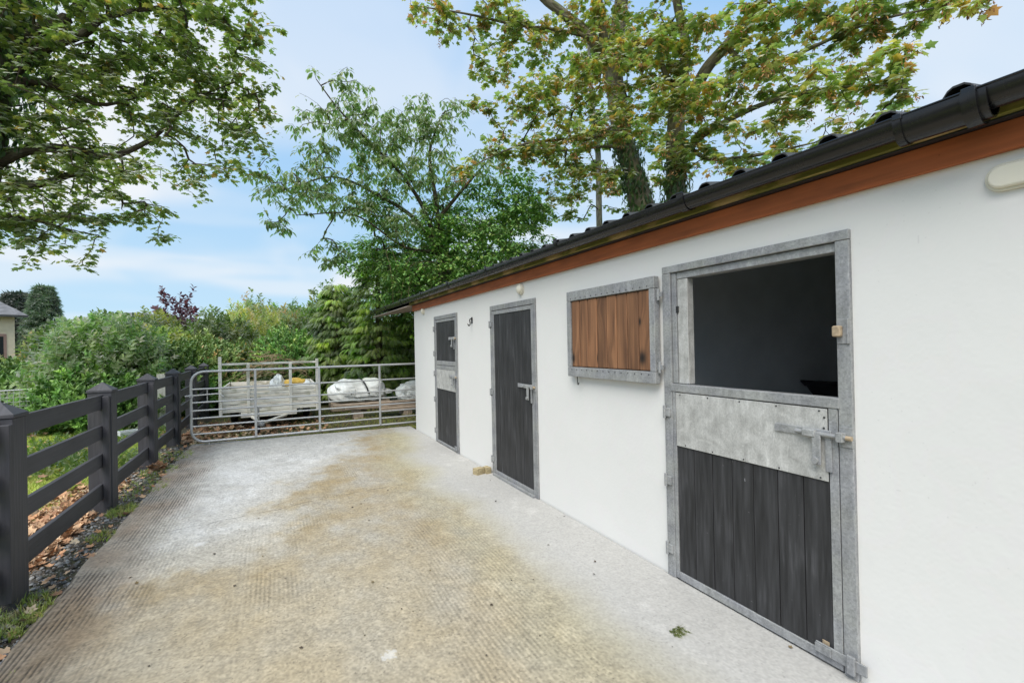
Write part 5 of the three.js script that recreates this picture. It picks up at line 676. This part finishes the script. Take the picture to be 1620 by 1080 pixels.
{
  const r = rng(61), L = [];
  const GR = [[0.6, [0.40, 0.52, 0.07]], [0.3, [0.52, 0.58, 0.11]], [0.1, [0.55, 0.48, 0.2]]];
  for (let k = 0; k < 60000; k++) { const x = -1.85 - Math.pow(r(), 1.5) * 6.5, z = -2.5 - r() * 13.5; const nn = fbm(x * 1.3 + 30, z * 1.3 + 60, 4); const lit = sstep(-2.4, -1.9, x + (nn - 0.5) * 1.5) * sstep(-4.8, -5.6, z) * sstep(-8.6, -7.4, z); if (nn < 0.36 || r() < lit * 0.95) continue; L.push({ p: V(x, lawnY(x, z) - 0.005, z), q: UPQ(r, 0.6), s: 0.05 + r() * 0.06, sy: 0.9, c: pick(GR, r).multiplyScalar(0.6 + nn * 0.8) }); }
  const o = scatter('lawn_grass', blade, M.blade, scene, L); o.userData = { kind: 'stuff', label: 'patchy lawn grass behind the fence', category: 'grass' };
  // verge weeds: clumps along the fence and the slab edge, and past the gate
  const W = []; const clump = (cx, cz, R, n, s) => { for (let k = 0; k < n; k++) { const a = r() * 6.28, q = Math.sqrt(r()) * R; W.push({ p: V(cx + Math.cos(a) * q * 0.6, -0.02, cz + Math.sin(a) * q), q: UPQ(r, 0.8), s: s * (0.6 + r() * 0.8), c: pick([[0.6, [0.28, 0.38, 0.06]], [0.25, [0.36, 0.42, 0.1]], [0.15, [0.42, 0.36, 0.16]]], r) }); } };
  for (const [x, z, R, n, s] of [[-1.52, -4.2, 0.3, 130, 0.07], [-1.48, -4.0, 0.2, 60, 0.06], [-1.45, -5.55, 0.18, 45, 0.06], [-1.48, -6.35, 0.22, 110, 0.07], [-1.5, -7.3, 0.5, 200, 0.05], [-1.48, -8.2, 0.4, 160, 0.05], [-1.5, -9.2, 0.5, 220, 0.055], [-1.42, -3.3, 0.3, 40, 0.05], [-1.6, -2.4, 0.6, 90, 0.06]]) clump(x, z, R, n, s);
  for (let k = 0; k < 5200; k++) { const x = -1.4 + r() * 4.6, z = -9.98 + (x - 0.6) * 0.09 - Math.pow(r(), 2.2) * 4; if (fbm(x * 1.5 + 9, z * 1.5 + 70, 3) < 0.46 - (z > -10.5 ? 0.12 : 0)) continue; W.push({ p: V(x, -0.06, z), q: UPQ(r, 0.8), s: 0.05 + r() * 0.05, c: pick([[0.5, [0.26, 0.31, 0.05]], [0.3, [0.38, 0.36, 0.1]], [0.2, [0.36, 0.27, 0.12]]], r) }); }
  const w = scatter('verge_weeds', blade, M.blade, scene, W); w.userData = { kind: 'stuff', label: 'weeds and grass tufts along the fence and gate', category: 'weeds' };
  // broadleaf weeds on the lawn by the hedge
  const B = []; for (let k = 0; k < 2600; k++) { const x = -1.9 - r() * 4.5, z = -8.5 - r() * 6; if (fbm(x + 12, z + 90, 3) < 0.45) continue; B.push({ p: V(x, lawnY(x, z), z), q: UPQ(r, 0.9), s: 0.08 + r() * 0.1, c: pick([[0.7, [0.22, 0.36, 0.05]], [0.3, [0.34, 0.43, 0.08]]], r) }); }
  const bo = scatter('lawn_weeds', sprigs.broad, M.leaf, scene, B); bo.userData = { kind: 'stuff', label: 'broadleaf weeds on the lawn near the hedge', category: 'weeds' };
  // fallen leaves
  const F = []; const leafFlat = shapeFan(mir([[0.22, -0.04], [0.46, 0.14], [0.33, 0.30], [0.58, 0.58], [0.26, 0.60], [0, 1]]), 0, 0.36, (x, y) => Math.abs(x) * 0.35 + (y - 0.4) * (y - 0.4) * 0.4);
  const BR = [[0.4, [0.40, 0.23, 0.13]], [0.3, [0.50, 0.33, 0.20]], [0.18, [0.26, 0.14, 0.08]], [0.12, [0.56, 0.44, 0.30]]];
  const fall = (x, y, z, s) => F.push({ p: V(x, y, z), q: orient(V(r() - 0.5, (r() - 0.5) * 0.5, r() - 0.5), V((r() - 0.5) * 0.9, 1, (r() - 0.5) * 0.9)), s, c: pick(BR, r) });
  for (let k = 0; k < 11000; k++) { const x = -1.72 - Math.pow(r(), 1.3) * 1.1, z = -5.0 - r() * 3.4; if (r() > sstep(-2.5, -2.0, x + (fbm(x * 2, z * 2 + 40, 3) - 0.5) * 0.8) * sstep(-8.2, -7.0, z)) continue; fall(x, lawnY(x, z) + r() * 0.04, z, 0.045 + r() * 0.05); }
  for (let k = 0; k < 500; k++) fall(-1.7 - r() * 4, lawnY(-3, -9) + 0.04 + r() * 0.03, -4 - r() * 11, 0.06 + r() * 0.05);
  for (let k = 0; k < 1100; k++) { const x = -1.6 + Math.pow(r(), 2.2) * 2.6, z = -10.3 - r() * 2.6; fall(x, -0.055 + r() * 0.05, z, 0.06 + r() * 0.06); }
  for (let k = 0; k < 170; k++) fall(-1.7 + r() * 0.36, -0.015 + r() * 0.02, -2.5 - r() * 7.5, 0.03 + r() * 0.045);
  for (let k = 0; k < 60; k++) fall(-1.58 + r() * 0.12, 0 + r() * 0.07, -8.35 + r() * 0.12, 0.07 + r() * 0.05);
  const f = scatter('fallen_leaves', leafFlat, M.dry, scene, F); f.userData = { kind: 'stuff', label: 'brown fallen leaves under the fence and beyond the gate', category: 'leaf litter' };
  // gravel of the verge
  const stoneG = new THREE.IcosahedronGeometry(1, 0); stoneG.scale(1, 0.55, 0.8); const G = [];
  for (let k = 0; k < 9000; k++) { const x = -1.99 + r() * 0.64, z = -1.8 - r() * 8.3, d = r(); G.push({ p: V(x, -0.022 + r() * 0.012, z), q: new THREE.Quaternion().setFromEuler(new THREE.Euler(r() * 0.6, r() * 6, r() * 0.6)), s: 0.005 + d * d * d * 0.02, c: pick([[0.5, [0.13, 0.125, 0.12]], [0.3, [0.25, 0.24, 0.225]], [0.2, [0.07, 0.055, 0.04]]], r) }); }
  const gv = scatter('gravel_stones', stoneG, M.stone, scene, G); gv.userData = { kind: 'stuff', label: 'loose grey gravel between fence and concrete', category: 'gravel' };
  // crumbs and twigs lying on the concrete
  const C = []; for (let k = 0; k < 420; k++) { const x = -1.3 + r() * 3.8, z = -1.6 - r() * 8.2, s = 0.004 + Math.pow(r(), 5) * 0.022; C.push({ p: V(x, 0.004, z), q: orient(V(r() - 0.5, 0.03, r() - 0.5), V((r() - 0.5) * 0.6, 1, (r() - 0.5) * 0.6)), s, c: pick([[0.7, [0.045, 0.032, 0.022]], [0.3, [0.13, 0.10, 0.05]]], r) }); }
  const cb = scatter('yard_crumbs', leafFlat, M.dry, scene, C); cb.userData = { kind: 'stuff', label: 'scattered crumbs of leaf on the concrete', category: 'debris' };
  const gt = []; for (let k = 0; k < 40; k++) gt.push({ p: V(2.07 + (r() - 0.5) * 0.1, 0.004, -2.02 + (r() - 0.5) * 0.07), q: new THREE.Quaternion().setFromEuler(new THREE.Euler(1.3 + r() * 0.3, r() * 6, 0)), s: 0.03 + r() * 0.02, c: pick([[1, [0.2, 0.24, 0.07]]], r) }); const gg = scatter('grass_clipping', blade, M.blade, scene, gt); gg.userData = { kind: 'stuff', label: 'wisp of green grass on the concrete by the big door', category: 'grass' };
}

renderer.render(scene, camera);
